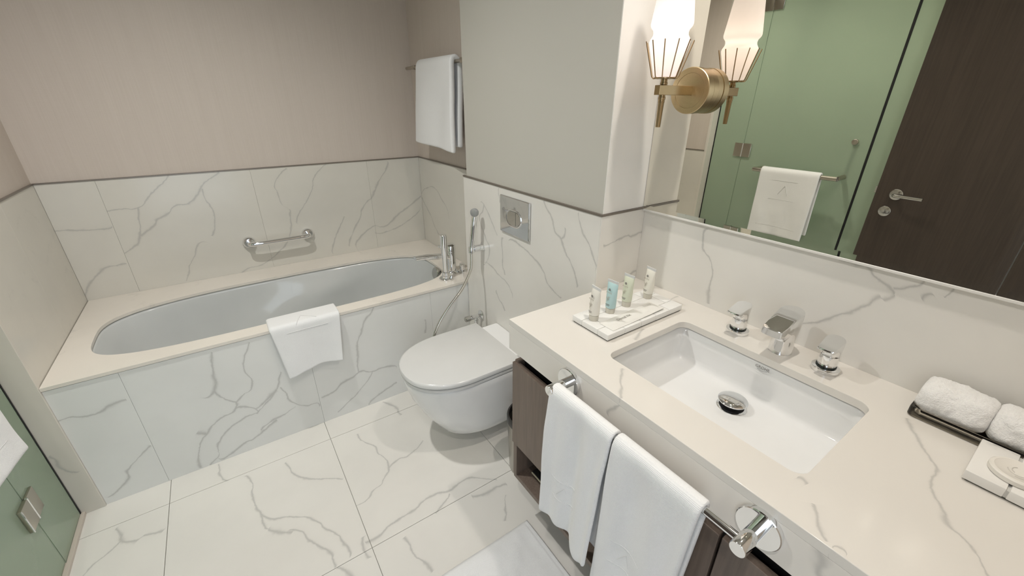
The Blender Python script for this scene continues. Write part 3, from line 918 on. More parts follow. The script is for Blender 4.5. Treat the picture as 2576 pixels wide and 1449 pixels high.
# bidet sprayer with hose
bs = empty('bidet_sprayer', (XT, -0.985, 0.80), 'chrome bidet sprayer in wall holder with long hanging hose', 'sprayer')
obj('holder', lathe(B(), (XT, -0.985, .806), (-1, 0, 0), [(0, .019), (.005, .019), (.006, .017), (.052, .017), (.054, .013), (.056, .009), (.075, .009)], 28), CHROME, bs)
obj('cradle', lathe(B(), (1.583, -0.985, .786), (0.05, -.04, 1), [(0, .010), (.004, .0145), (.030, .0145), (.034, .012)], 24), CHROME, bs)
hd = obj('handset', lathe(B(), (1.583, -0.985, .80), (0.12, -.05, 1), [(0, .009), (.02, .011), (.06, .0125), (.12, .0135), (.165, .0135), (.17, .011)], 24), CHROME, bs)
obj('spray_head', lathe(B(), (1.607, -0.994, .985), (-1, -.35, -.05), [(-.012, .012), (-.004, .0185), (.008, .020), (.014, .019), (.016, .016)], 28), simple('grey_spray_face', (0.36, 0.37, 0.37), 0.35, 0.3), hd)
hp = catmull([(1.583, -.985, .79), (1.573, -1.0, .74), (1.559, -1.01, .705), (1.505, -1.025, .634), (1.426, -1.032, .56), (1.368, -1.033, .491), (1.335, -1.030, .415), (1.345, -1.02, .33), (1.43, -1.0, .26), (1.53, -.975, .25), (1.605, -.952, .30), (1.618, -.95, .3735)], 10)
obj('hose', tube(B(), hp, .0068, 14), simple('ribbed_chrome_hose', (0.66, 0.64, 0.59), 0.16, 1.0), bs)
av = empty('angle_valve', (XT, -0.95, 0.415), 'small chrome angle valve on the wall behind the toilet', 'valve')
obj('flange', lathe(B(), (XT, -.95, .415), (-1, 0, 0), [(0, .027), (.006, .026), (.012, .018)], 28), CHROME, av)
obj('body', lathe(B(), (XT - .01, -.95, .415), (-1, 0, 0), [(0, .009), (.025, .010), (.03, .013), (.055, .013), (.06, .009)], 24), CHROME, av)
obj('handle', lathe(B(), (XT - .065, -.95, .415), (-1, 0, 0), [(0, .008), (.004, .014), (.03, .0155), (.034, .012)], 24), CHROME_DULL, av)
obj('outlet', lathe(B(), (1.618, -.95, .408), (0, 0, -1), [(0, .008), (.012, .008), (.013, .011), (.03, .011), (.033, .008)], 20), CHROME, av)

# ------------------------------------------------------------------ waste bin
wbn = empty('waste_bin', (1.500, -1.592, 0), 'round satin steel waste bin with dark rim beside the vanity', 'bin')
bx0, by0 = 1.500, -1.592
obj('body', lathe(B(), (bx0, by0, .0), (0, 0, 1), [(0, .084), (.004, .088), (.250, .0965), (.255, .0965), (.255, .093), (.006, .085)], 40, True, True), simple('satin_steel', (0.46, 0.44, 0.40), 0.28, 1.0), wbn)
obj('rim', lathe(B(), (bx0, by0, .255), (0, 0, 1), [(0, .0975), (.006, .099), (.026, .099), (.032, .096), (.032, .090), (0, .090)], 40, False, False), simple('bin_black', (0.03, 0.028, 0.026), 0.3), wbn)

# ------------------------------------------------------------------ vanity cabinet
vc = empty('vanity_cabinet', (1.58, -2.4, .2), 'taupe wood vanity cabinet with doors over an open niche', 'cabinet')
CF = 1.306
obj('recess_shade_strip', box(B(), 1.335, 1.350, YEND + .02, -1.765, .690, .757), DARK, vc, None)  # black strip painted in for the shade between counter and doors
obj('side_panel', box(B(), CF + .004, 1.84, -1.765, -1.747, .205, .712, .001, 1), WOOD_VAN, vc, None)
obj('bottom_panel', box(B(), CF + .002, 1.84, YEND + .02, -1.7475, .203, .222, .001, 1), WOOD_VAN, vc, None)
obj('divider_panel', box(B(), CF + .018, 1.84, YEND + .02, -1.766, .376, .392, .001, 1), WOOD_VAN, vc, None)
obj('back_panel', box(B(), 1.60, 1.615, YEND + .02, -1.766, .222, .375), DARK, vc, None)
obj('frame_post', box(B(), CF, CF + .003, -1.7665, -1.7475, .2225, .375), WOOD_VAN, vc, None)
obj('seam_shade_board', box(B(), CF + .0125, CF + .016, YEND + .02, -1.767, .393, .70), DARK, vc, None)  # dark board added so the seam between the doors looks shaded
for y0, y1 in ((-2.4395, -1.7465), (-3.0, -2.4455)):
    dr = obj('door', box(B(), CF - .006, CF + .012, y0, y1, .374, .706, .0012, 1), WOOD_VAN, vc, None)
bs_ = empty('bathroom_scale', (1.42, -1.99, .222), 'thin dark flat scale with pale edge lying inside the vanity niche', 'scale')
obj('platform', box(B(), 1.350, 1.58, -2.14, -1.80, .238, .246, .002, 2), simple('smoked_glass', (0.03, 0.03, 0.03), 0.1), bs_)
obj('edge', box(B(), 1.3475, 1.351, -2.138, -1.802, .2395, .2445), simple('pale_edge', (0.6, 0.56, 0.42), 0.3), bs_)
for fx in (1.375, 1.555):
    for fy in (-2.11, -1.83): obj('foot', lathe(B(), (fx, fy, .222), (0, 0, 1), [(0, .014), (.016, .014)], 16), BLACK, bs_)

# ------------------------------------------------------------------ marble counter with cut-out
ct = empty('vanity_counter', (1.57, -2.5, ZA), 'white marble vanity counter with deep front apron', 'counter')
SX0, SX1, SY0, SY1 = 1.392, 1.720, -2.505, -2.042
cm_ = marble('counter', 'x', 'y', VEINS['counter'], rough=.13, base=(0.755, 0.72, 0.665), width=.0015, cloud=.6)
am_ = marble('counter_apron', 'y', 'z', VEINS['apron'], rough=.15, base=(0.80, 0.76, 0.70), width=.0024, cloud=.8)
hole = [(q.x, q.y) for q in rrect(SX0, SX1, SY0, SY1, .026, 0, 8)]
bm = plate_hole(B(), [(XV, YEND), (XM, YEND), (XM, YS), (XV, YS)], hole, ZC - .020, ZC)
top = obj('top', bm, cm_, ct, 30)
mo = top.modifiers.new('soft', 'BEVEL'); mo.width = .0012; mo.segments = 2; mo.limit_method = 'ANGLE'
obj('apron', box(B(), XV + .0004, XV + .02, YEND, YS - .0004, ZA, ZC - .0203, .0008, 1), am_, ct, None)
obj('end_apron', box(B(), XV + .0204, XT + .1, YS - .02, YS - .0004, ZA, ZC - .0203, .0008, 1), am_, ct, None)

# ------------------------------------------------------------------ undermount washbasin
wbs = empty('washbasin', (1.556, -2.27, .72), 'rectangular white undermount washbasin set in the marble counter', 'washbasin')


def sring(d, r, z, fx=0.0): return rrect(SX0 - .004 + d + fx, SX1 + .004 - d, SY0 - .004 + d, SY1 + .004 - d, r, z, 8)


rings = [sring(0, .03, ZC - .0205), sring(0.001, .03, .80), sring(0.003, .03, .756), sring(.0055, .029, .7465), sring(.010, .027, .7405), sring(.018, .024, .7375), sring(.030, .02, .7365), sring(.10, .03, .7345)]
bm = loft(B(), rings, False, True)
wb_o = obj('bowl', bm, CERAMIC, wbs, 60)
sm = wb_o.modifiers.new('thick', 'SOLIDIFY'); sm.thickness = .010; sm.offset = 1
pg = obj('drain_ring', lathe(B(), (1.632, -2.268, .7340), (0, 0, 1), [(0, .036), (.002, .036), (.0035, .033), (.003, .022)], 36), CHROME, wbs)
obj('drain_throat', lathe(B(), (1.632, -2.268, .7368), (0, 0, 1), [(0, .030), (.0012, .030)], 28), BLACK, wbs)
obj('drain_stem', lathe(B(), (1.632, -2.268, .738), (0, 0, 1), [(0, .022), (.0155, .022)], 24), BLACK, wbs)
obj('drain_plug', lathe(B(), (1.632, -2.268, .7525), (0, 0, 1), [(0, .029), (.001, .0345), (.004, .0355), (.007, .033), (.0095, .024), (.011, .012), (.0113, .001)], 40), CHROME, wbs)
# maker's lettering on the rear inner wall of the bowl
bm = text_mesh('GROHE', .0105)
t_ = B(); merge(t_, bm, axes((1.7185, -2.281, .825), (0, -1, 0), (0, 0, 1)))
obj('lettering', t_, GREYPRINT, wbs, None)
t_ = B()
for k in range(3):
    hw = .0125 - k * .0035
    pts = [Vector((1.7187, -2.281 + hw * (2 * i / 12 - 1), .8222 - k * .0013 - .0035 * (1 - (2 * i / 12 - 1) ** 2) * (hw / .0125))) for i in range(13)]
    tube(t_, pts, .0006, 6)
obj('wave_emblem', t_, simple('grey_emblem', (0.42, 0.42, 0.42), .5), wbs)

# ------------------------------------------------------------------ three-piece basin tap


def tap_outline(cx, cyy, r, ext, hwf, n=14, m=6):
    """plan outline: round back of radius r, drawn forward (-x) by ext with half width hwf at the lip"""
    out = []
    for k in range(n + 1):
        a = -PI / 2 + PI * k / n
        out.append((cx + r * math.cos(a), cyy + r * math.sin(a)))
    for k in range(1, m + 1):
        t = k / m
        out.append((cx - ext * t * .94, cyy + r + (hwf - r) * t))
    for k in range(1, 5):
        t = k / 5
        a = PI / 2 + PI * t
        out.append((cx - ext * (.94 + .06 * math.sin(PI * t)), cyy + hwf * math.cos(PI * t)))
    for k in range(m, 0, -1):
        t = k / m
        out.append((cx - ext * t * .94, cyy - r - (hwf - r) * t))
    return out


def circ_like(outl, cx, cyy, r):
    return [(cx + r * math.cos(a), cyy + r * math.sin(a)) for a in [math.atan2(y - cyy, x - cx) for x, y in outl]]


def tap_head(cx, cyy, z0, r0, r1, zneck, outl, zu, zt, fx):
    """column with a slanted flat head. zu/zt give underside/top height for forward fraction 0..1"""
    base = circ_like(outl, cx, cyy, 1.0)
    fr = [(cx - x) / fx for x, y in outl]
    cen = Vector((sum(p[0] for p in outl) / len(outl), cyy))

    def blend(t, r):
        return [(cx + (b[0] - cx) * r * (1 - t) + (o[0] - cx) * t, cyy + (b[1] - cyy) * r * (1 - t) + (o[1] - cyy) * t) for b, o in zip(base, outl)]

    rings = [[Vector((cx + (b[0] - cx) * r0 * 1.03, cyy + (b[1] - cyy) * r0 * 1.03, z0)) for b in base],
             [Vector((cx + (b[0] - cx) * r0, cyy + (b[1] - cyy) * r0, z0 + .003)) for b in base],
             [Vector((cx + (b[0] - cx) * r1, cyy + (b[1] - cyy) * r1, zneck)) for b in base]]
    for t in (.25, .55, .85):
        q = blend(t, r1)
        rings.append([Vector((p[0], p[1], zneck + (zu(f) - zneck) * (t ** (.8 if f > .2 else 1)))) for p, f in zip(q, fr)])
    rings.append([Vector((p[0], p[1], zu(f))) for p, f in zip(outl, fr)])
    rings.append([Vector((p[0], p[1], zt(f) - .0015)) for p, f in zip(outl, fr)])
    rings.append([Vector((cen.x + (p[0] - cen.x) * .975, cen.y + (p[1] - cen.y) * .965, zt(f))) for p, f in zip(outl, fr)])
    return loft(B(), rings)


TX = 1.786
spt = empty('basin_spout', (TX, -2.284, ZC), 'chrome basin spout with flat slanted top between its two handles', 'tap')
o_ = tap_outline(TX, -2.284, .0285, .092, .023)
obj('body', tap_head(TX, -2.284, ZC, .0275, .0255, .898, o_, lambda f: .928 + .006 * max(0, f), lambda f: .974 - .022 * f, .092), CHROME, spt, 35)
obj('aerator', lathe(B(), (TX - .074, -2.284, .9335), (0, 0, -1), [(0, .0105), (.003, .0105), (.003, .008)], 20), CHROME_DULL, spt)
for hy, lab in ((-2.168, 'chrome tap handle on the side nearest the toiletry tray'), (-2.388, 'chrome tap handle on the side nearest the rolled towels')):
    h = empty('tap_handle', (TX, hy, ZC), lab, 'tap', 'handles of the basin tap')
    obj('flange', lathe(B(), (TX, hy, ZC), (0, 0, 1), [(0, .0285), (.0015, .0295), (.010, .0295), (.0115, .0275)], 36), CHROME, h)
    obj('gap_ring', lathe(B(), (TX, hy, ZC + .0105), (0, 0, 1), [(0, .0215), (.005, .0215)], 30), simple('shadow_gap_ring', (0.015, 0.02, 0.017), .2), h)
    obj('column', lathe(B(), (TX, hy, ZC + .0145), (0, 0, 1), [(0, .0195), (.0012, .0203), (.030, .0195)], 32), CHROME, h)
    obj('seam', lathe(B(), (TX, hy, ZC + .0445), (0, 0, 1), [(0, .0186), (.0012, .0186)], 30), BLACK, h)
    o_ = tap_outline(TX, hy, .0205, .050, .017)
    obj('lever', tap_head(TX, hy, ZC + .0455, .0193, .0195, .912, o_, lambda f: .926 + .004 * max(0, f), lambda f: .945 - .010 * f, .050), CHROME, h, 35)

# ------------------------------------------------------------------ towel rail on the apron
tr = empty('towel_rail', (XV, -2.258, .806), 'chrome towel rail with round end plates on the counter apron', 'towel rail')
RX = 1.240
for ry in (-2.020, -2.496):
    obj('disc', lathe(B(), (XV, ry, .806), (-1, 0, 0), [(0, .0375), (.008, .0375), (.0095, .036)], 40), CHROME, tr)
    obj('post', lathe(B(), (XV - .008, ry, .806), (-1, 0, 0), [(0, .0130), (.030, .0130), (.0305, .0122), (.032, .0122), (.0325, .0140), (.062, .0140), (.0635, .0128)], 28), CHROME, tr)
obj('rod', tube(B(), [(RX, -2.03, .806), (RX, -2.49, .806)], .0075, 16), CHROME, tr)

# ------------------------------------------------------------------ draped towels


def resample(path, n):
    path = [Vector(p) for p in path]
    L = [0]
    for a, b in zip(path, path[1:]): L.append(L[-1] + (b - a).length)
    out = []
    for k in range(n):
        t = L[-1] * k / (n - 1)
        i = 0
        while i < len(L) - 2 and L[i + 1] < t: i += 1
        f = (t - L[i]) / max(L[i + 1] - L[i], 1e-9)
        out.append(path[i].lerp(path[i + 1], f))
    return out


def over_rail(p0, q0, r, front_len, back_len, splay_f=0.0, splay_b=0.0, n=8):
    """cross-section (outward p, height q): hanging front, round top over a rail at (p0,q0), hanging back"""
    pts = [(p0 + r + splay_f, q0 - front_len)]
    for k in range(1, 6): pts.append((p0 + r + splay_f * (1 - k / 6) ** 2, q0 - front_len * (1 - k / 6)))
    for k in range(n + 1):
        a = PI * k / n
        pts.append((p0 + r * math.cos(a), q0 + r * math.sin(a)))
    for k in range(1, 7): pts.append((p0 - r - splay_b * (k / 6) ** 2, q0 - back_len * k / 6))
    return pts


def towel_surface(O, A, P, path2d, width, nu, nv, disp):
    """returns f(u,v)->Vector; disp(u,v,p,q)->(along, outward, up) offsets in metres"""
    path = resample([(p, q, 0) for p, q in path2d], nv)
    O, A, P = Vector(O), Vector(A), Vector(P)
    Z = Vector((0, 0, 1))

    def f(u, v):
        x = v * (nv - 1)
        i = min(int(x), nv - 2)
        c = path[i].lerp(path[i + 1], x - i)
        da, dp, dq = disp(u, v, c.x, c.y)
        return O + A * ((u - .5) * width + da) + P * (c.x + dp) + Z * (c.y + dq)
    return f


def build_towel(name, f, nu, nv, thick, parent, mat=None):
    bm = B()
    g = [[bm.verts.new(f(i / (nu - 1), j / (nv - 1))) for i in range(nu)] for j in range(nv)]
    for j in range(nv - 1):
        for i in range(nu - 1):
            bm.faces.new((g[j][i], g[j][i + 1], g[j + 1][i + 1], g[j + 1][i]))
    o = obj(name, bm, mat or TOWEL, parent, 0)
    for p in o.data.polygons: p.use_smooth = True
    s = o.modifiers.new('thick', 'SOLIDIFY'); s.thickness = thick; s.offset = 0
    b = o.modifiers.new('soft', 'SUBSURF'); b.levels = 1; b.render_levels = 1
    return o


def nz(x, y, s=0.0, sc=1.0):
    return mnoise.noise(Vector((x * sc, y * sc, s)))


def stitch(f, uv, off_dir, off, r=.0011):
    """raised woven line following the towel surface through (u,v) points"""
    pts = []
    for (a, b), (c, d) in zip(uv, uv[1:]):
        for k in range(8): pts.append((a + (c - a) * k / 8, b + (d - b) * k / 8))
    pts.append(uv[-1])
    return tube(B(), [f(u, v) + Vector(off_dir) * off for u, v in pts], r, 6)


# two hand towels on the vanity rail
# left one: narrower, dips to a rounded point at its right corner
pA = over_rail(0, 0, .0145, .425, .40, .002, -.002)
fA = towel_surface((RX, -2.1215, .8075), (0, -1, 0), (-1, 0, 0), pA, .200, 40, 60,
                   lambda u, v, p, q: ((-.014 * (u - .5)) * min(1, max(0, -q) / .4) * 1.0 - .012 * (max(0, -q) / .42),
                                       (.010 * math.sin(u * 7 + 1.0) + .006 * math.sin(u * 17 + 2) + .004 * nz(u * 5, q * 7, 3)) * min(1, max(0, -q + .012) / .12) * (1 if p > 0 else .15) + (.012 * max(0, u - .3) * max(0, -q) / .4 if p > 0 else 0),
                                       (-.030 * math.exp(-((u - .80) / .16) ** 2) + .020 * max(0, .35 - u)) * (max(0, -q) / .42) ** 3 if p > 0 else 0))
tA = build_towel('hand_towel', fA, 40, 60, .011, None, TOWEL_RIB)
tag(tA, 'white hand towel on vanity rail nearest the toilet', 'towel', 'hand towels on the vanity rail')
MK = simple('woven_line', (0.70, 0.695, 0.685), .9)


def woven_mark(f, par, u0, u1, v0, v1, nrm, off, arch=0.0):
    """two border lines with a caret between them"""
    um = (u0 + u1) / 2
    obj('woven_border', stitch(f, [(u0, v0), (u1, v0)], nrm, off), MK, par)
    obj('woven_border', stitch(f, [(u0, v1), (u1, v1)], nrm, off), MK, par)
    dv = v1 - v0
    obj('woven_caret', stitch(f, [(um - .10, v0 + dv * .25), (um, v0 + dv * .75), (um + .06, v0 + dv * .22)], nrm, off), MK, par)


woven_mark(fA, tA, .2, .62, .125, .20, (-1, 0, 0), .0055)
pB = over_rail(0, 0, .0150, .54, .50, .004, -.002)
fB = towel_surface((RX, -2.3265, .8075), (0, -1, 0), (-1, 0, 0), pB, .200, 40, 64,
                   lambda u, v, p, q: ((-.01 * (u - .5)) * min(1, max(0, -q) / .4) - .018 * (max(0, -q) / .5),
                                       (.007 * math.sin(u * 5 + 2.4) + .005 * math.sin(u * 13 + q * 3) + .004 * nz(u * 5, q * 7, 8)) * min(1, max(0, -q + .012) / .12) * (1 if p > 0 else .15),
                                       .014 * math.sin(u * 4) * (max(0, -q) / .54) ** 3))
tB = build_towel('hand_towel', fB, 40, 64, .012, None, TOWEL_RIB)
tag(tB, 'white hand towel on vanity rail nearest the exposed rail end', 'towel', 'hand towels on the vanity rail')
woven_mark(fB, tB, .22, .62, .19, .255, (-1, 0, 0), .006)

# folded towel draped over the tub edge
pT = [(-.098, 0.0), (-.05, .002), (0.0, .0025), (.008, .001), (.0125, -.006), (.014, -.02), (.018, -.07), (.024, -.13), (.030, -.18), (.036, -.225)]
fT = towel_surface((0.833, YF - .004, ZR + .0065), (1, 0, 0), (0, -1, 0), pT, .286, 40, 40,
                   lambda u, v, p, q: ((-.055 * (u - .5)) * max(0, -q) / .225,
                                       (.007 * math.sin(u * 6.5 + .6) + .004 * nz(u * 6, q * 12, 2)) * max(0, -q) / .2,
                                       (-.016 * math.exp(-(u / .22) ** 2) + .010 * math.exp(-((u - .62) / .2) ** 2) - .004 * u) * (max(0, -q) / .225) ** 3 - .006 * (u < .02)))
tT = build_towel('folded_towel', fT, 44, 40, .012, None)
tag(tT, 'folded white towel draped over the front edge of the bathtub', 'towel')
obj('woven_border', stitch(fT, [(.2, .42), (.8, .42)], (0, -1, .25), .0064), MK, tT)
obj('woven_caret', stitch(fT, [(.36, .36), (.46, .16), (.66, .30)], (0, -.5, 1), .0066), MK, tT)

# bath towel on the wall rail over the tub end
ur = empty('towel_bar', (1.76, -.47, 1.63), 'brushed nickel towel bar on papered wall over the tub end', 'towel rail')
obj('bar', tube(B(), [(1.692, -.105, 1.622), (1.692, -.825, 1.622)], .0085, 14), NICKEL, ur)
for py in (-.215, -.775):
    obj('bracket', box(B(), 1.682, XE + .006, py - .011, py + .011, 1.611, 1.633, .003, 2), NICKEL, ur)
pU = over_rail(0, 0, .022, .395, .372, .006, -.010)
fU = towel_surface((1.692, -.515, 1.622), (0, -1, 0), (-1, 0, 0), pU, .405, 36, 60,
                   lambda u, v, p, q: ((-.06 if u < .5 else -.01) * (abs(u - .5) * 2) * max(0, -q) / .4,
                                       (.007 * math.sin(u * 6 + 1) + .010 * nz(u * 3, q * 3, 5)) * min(1, max(0, -q) / .2),
                                       (-.022 * u + .010) * (max(0, -q) / .4) if p > 0 else -.01 * u))
tU = build_towel('bath_towel', fU, 36, 60, .026, None)
tag(tU, 'thick folded white bath towel hanging on the wall bar over the tub', 'towel')

# bath mat on the floor
mt_ = B()
nx, ny = 90, 70
MX0, MX1, MY0, MY1 = .80, 1.332, -2.55, -1.803


def mat_z(x, y):
    z = .0075 + .0030 * nz(x * 9, y * 9, 1.0) + .0022 * nz(x * 26, y * 22, 4.0)
    z += .004 * max(0, math.sin((x - .55 * y) * 34 + 2.0 * nz(x * 4, y * 4, 2))) ** 3 * math.exp(-((x - 1.24) / .09) ** 2)
    return z


g = [[None] * nx for _ in range(ny)]
for j in range(ny):
    for i in range(nx):
        x = MX0 + (MX1 - MX0) * i / (nx - 1)
        y = MY0 + (MY1 - MY0) * j / (ny - 1)
        z = mat_z(x, y)
        e = min(x - MX0, MX1 - x, y - MY0, MY1 - y)
        if e < .012: z = .0045 + .004 * math.sin(PI * e / .012)
        g[j][i] = mt_.verts.new((x + .003 * nz(y * 6, x, 7), y - .012 * (x - 1.332) * 0 + .003 * nz(x * 6, y, 9), z))
for j in range(ny - 1):
    for i in range(nx - 1):
        mt_.faces.new((g[j][i], g[j][i + 1], g[j + 1][i + 1], g[j + 1][i]))
mto = obj('bath_mat', mt_, TOWEL, None, 0)
for p in mto.data.polygons: p.use_smooth = True
s_ = mto.modifiers.new('thick', 'SOLIDIFY'); s_.thickness = .0040; s_.offset = -1
tag(mto, 'crumpled white terry bath mat lying on the marble floor', 'bath mat')

# ------------------------------------------------------------------ toiletry tray with tubes
tray = empty('toiletry_tray', (1.603, -1.928, ZC), 'white marble tray with brick grooves holding four tubes', 'tray')
TRM = marble('tray', 'x', 'y', [], rough=.25, generic=.12, base=(.84, .83, .80))
AX0, AX1, AY0, AY1 = 1.437, 1.768, -2.001, -1.858
obj('slab', box(B(), AX0 + .003, AX1 - .003, AY0 + .003, AY1 - .003, ZC + .0043, ZC + .0185, .001, 1), simple('tray_groove', (.62, .61, .58), .5), tray)
obj('foot_plate', box(B(), AX0 + .004, AX1 - .004, AY0 + .004, AY1 - .004, ZC, ZC + .004), simple('tray_felt', (.12, .12, .10), .9), tray)
rows = [AY0, AY0 + .040, AY0 + .103, AY1]
for r in range(3):
    cuts = [AX0, AX0 + .070, AX0 + .140, AX0 + .205, AX0 + .268, AX1] if r != 1 else [AX0, AX0 + .036, AX0 + .30, AX1]
    for c0, c1 in zip(cuts, cuts[1:]):
        obj('tile', box(B(), c0 + .0008, c1 - .0008, rows[r] + .0008, rows[r + 1] - .0008, ZC + .0042, ZC + .021, .0012, 2), TRM, tray)
TZ = ZC + .021


def tube_body_mat(name, col, rough=.3):
    return simple(name, col, rough)


def add_toiletry(x, y, rz, colm, capm, label):
    e = empty('toiletry_tube', (x, y, TZ), label, 'tube', 'small tubes on the toiletry tray')
    ca, sa = math.cos(rz), math.sin(rz)

    def tr_(px, py, pz): return Vector((x + px * ca - py * sa, y + px * sa + py * ca, TZ + pz))
    n = 28
    obj('cap', loft(B(), [[tr_(r * math.cos(2 * PI * k / n), r * math.sin(2 * PI * k / n), z) for k in range(n)] for z, r in ((0, .0128), (.001, .0135), (.0165, .0140), (.0172, .0132))]), capm, e)
    rings = []
    for z, a, b in ((.0172, .0132, .0132), (.0185, .0150, .0150), (.035, .0152, .0155), (.06, .0130, .0165), (.082, .0078, .0180), (.092, .0038, .0187), (.0955, .0016, .0189)):
        rings.append([tr_(a * math.cos(2 * PI * k / n), b * math.sin(2 * PI * k / n), z) for k in range(n)])
    body = obj('body', loft(B(), rings), colm, e)
    obj('crimp', loft(B(), [[tr_(sx * .0012, sy * .0190, z) for sx, sy in ((-1, -1), (1, -1), (1, 1), (-1, 1))] for z in (.0953, .1035)]), PLASTIC_W, e)
    # printing on the face towards the room (local -x)
    mm = lambda px, z: axes(tr_(px, 0, z), (sa, -ca, 0), (0, 0, 1))
    t = B(); merge(t, text_mesh('P U R E', .0062), mm(-.0148, .0665)); obj('lettering', t, PALEPRINT, body, None)
    t = B()
    for k in range(6):
        a = 2 * PI * k / 6
        c = (-.0128, .0025 * math.cos(a), .0778 + .0025 * math.sin(a))
        lathe(t, tr_(*c), (-ca, -sa, 0), [(0, .0014), (.0006, .0014)], 8)
    obj('flower_emblem', t, GREYPRINT, body, None)
    t = B()
    for (y0, z0), (y1, z1) in (((.004, .040), (-.001, .058)), ((.001, .047), (.007, .055)), ((.002, .05), (-.006, .056)), ((.003, .044), (-.003, .049))):
        tube(t, [tr_(-.0157, y0, z0), tr_(-.0157, (y0 + y1) / 2 + .001, (z0 + z1) / 2), tr_(-.0155, y1, z1)], .0005, 5)
    obj('leaf_print', t, PALEPRINT, body)
    t = B()
    for zz, hw in ((.0300, .0075), (.0262, .0055)):
        for k in range(5):
            ya, yb = .004 + hw * (1 - 2 * k / 5) - .004, .004 + hw * (1 - 2 * (k + .72) / 5) - .004
            q = [tr_(-.0153, ya, zz), tr_(-.0153, yb, zz), tr_(-.0153, yb, zz + .0019), tr_(-.0153, ya, zz + .0019)]
            t.faces.new([t.verts.new(v_ + Vector((-ca, -sa, 0)) * .0005) for v_ in q])
    obj('small_print', t, GREYPRINT, body, None)


CAPM = simple('beige_cap', (.62, .585, .50), .35)
add_toiletry(1.470, -1.913, -.10, simple('tube_cream', (.80, .765, .69)), CAPM, 'cream tube on the tray, nearest the room')
add_toiletry(1.543, -1.908, .08, simple('tube_blue', (.48, .66, .66)), CAPM, 'pale blue tube standing on the toiletry tray')
add_toiletry(1.617, -1.905, .0, simple('tube_green', (.70, .72, .57)), CAPM, 'pale green tube standing on the toiletry tray')
add_toiletry(1.718, -1.905, -.12, simple('tube_ivory', (.82, .79, .70)), CAPM, 'ivory tube on the tray, nearest the mirror wall')

dk = B()
KX0, KX1, KY0, KY1 = 1.466, 1.690, -1.990, -1.938
nx, ny = 40, 12
top_, bot_ = [], []
for i in range(nx):
    a, b = [], []
    for j in range(ny):
        s, t = i / (nx - 1), j / (ny - 1)
        prof = max(0, math.sin(PI * t)) ** .6 * max(0, math.sin(PI * min(1, max(0, (s - .04) / .92)))) ** .35
        x = KX0 + (KX1 - KX0) * s
        y = KY0 + (KY1 - KY0) * t - .002 + .0035 * s
        z = TZ + .0012 + .006 * prof + .0012 * nz(s * 9, t * 3, 1) + .0045 * s * s
        a.append(dk.verts.new((x, y, z + .0006)))
        b.append(dk.verts.new((x, y, TZ + .0004 + .0045 * s * s)))
    top_.append(a); bot_.append(b)
for i in range(nx - 1):
    for j in range(ny - 1):
        dk.faces.new((top_[i][j], top_[i + 1][j], top_[i + 1][j + 1], top_[i][j + 1]))
        dk.faces.new((bot_[i][j], bot_[i][j + 1], bot_[i + 1][j + 1], bot_[i + 1][j]))
    for j, q in ((0, 1), (ny - 1, -1)):
        dk.faces.new((top_[i][j], bot_[i][j], bot_[i + 1][j], top_[i + 1][j]))
for i in (0, nx - 1):
    for j in range(ny - 1):
        dk.faces.new((top_[i][j], top_[i][j + 1], bot_[i][j + 1], bot_[i][j]))
kit = obj('dental_kit', dk, simple('frosted_sachet', (.80, .785, .74), .35), None)
tag(kit, 'flat white dental kit sachet lying on the toiletry tray', 'sachet')
t = B(); merge(t, text_mesh('Dental Kit', .0135), axes((1.538, -1.969, TZ + .0098), (1, .02, 0), (0, 1, 0)))
obj('lettering', t, simple('silver_print', (.40, .385, .35), .5), kit, None)
t = B()
for yy in (-1.953, -1.957):
    for k in range(7):
        box(t, 1.636 + k * .005, 1.6395 + k * .005, yy, yy + .0016, TZ + .0118, TZ + .0122)
obj('small_print', t, MATS['silver_print'], kit, None)

# ------------------------------------------------------------------ clear tray with rolled face towels, soap tray
ctr = empty('acrylic_tray', (1.80, -2.70, ZC), 'clear acrylic tray under the rolled face towels', 'tray')
bm = B()
rr = lambda d, z: rrect(1.747 + d, 1.852 - d, -2.885 + d, -2.552 - d, .012, z, 5)
loft(bm, [rr(.004, ZC), rr(0, ZC + .003), rr(0, ZC + .020), rr(.001, ZC + .022), rr(.005, ZC + .022), rr(.006, ZC + .020), rr(.008, ZC + .008), rr(.011, ZC + .006)])
obj('dish', bm, CLEAR, ctr)


def face_towel(yc, label, seed):
    bm = B()
    n, m = 72, 56
    rings = []
    for j in range(m):
        t = j / (m - 1)
        yy = yc + .053 * (1 - 2 * t)
        e = (1 - abs(1 - 2 * t) ** 5) ** .5
        ring = []
        for k in range(n):
            a = 2 * PI * k / n
            c, s = math.cos(a), math.sin(a)
            px = math.copysign(abs(c) ** .72, c) * .040
            pz = math.copysign(abs(s) ** .80, s) * .0335
            f = .60 + .40 * e
            q = Vector((1.799 + px * f + .006 * s, yy, ZC + .0405 + pz * f))
            d = .0034 * mnoise.noise(q * 42 + Vector((seed, 0, 0))) + .0018 * mnoise.noise(q * 110) + .0012 * mnoise.noise(q * 260)
            q += Vector((c, 0, s)) * d + Vector((0, .0025 * mnoise.noise(q * 40), 0))
            ring.append(q)
        rings.append(ring)
    loft(bm, rings)
    o = obj('face_towel', bm, FLUFFY, None, 0)
    for p in o.data.polygons: p.use_smooth = True
    tag(o, label, 'towel', 'rolled face towels in the clear tray')


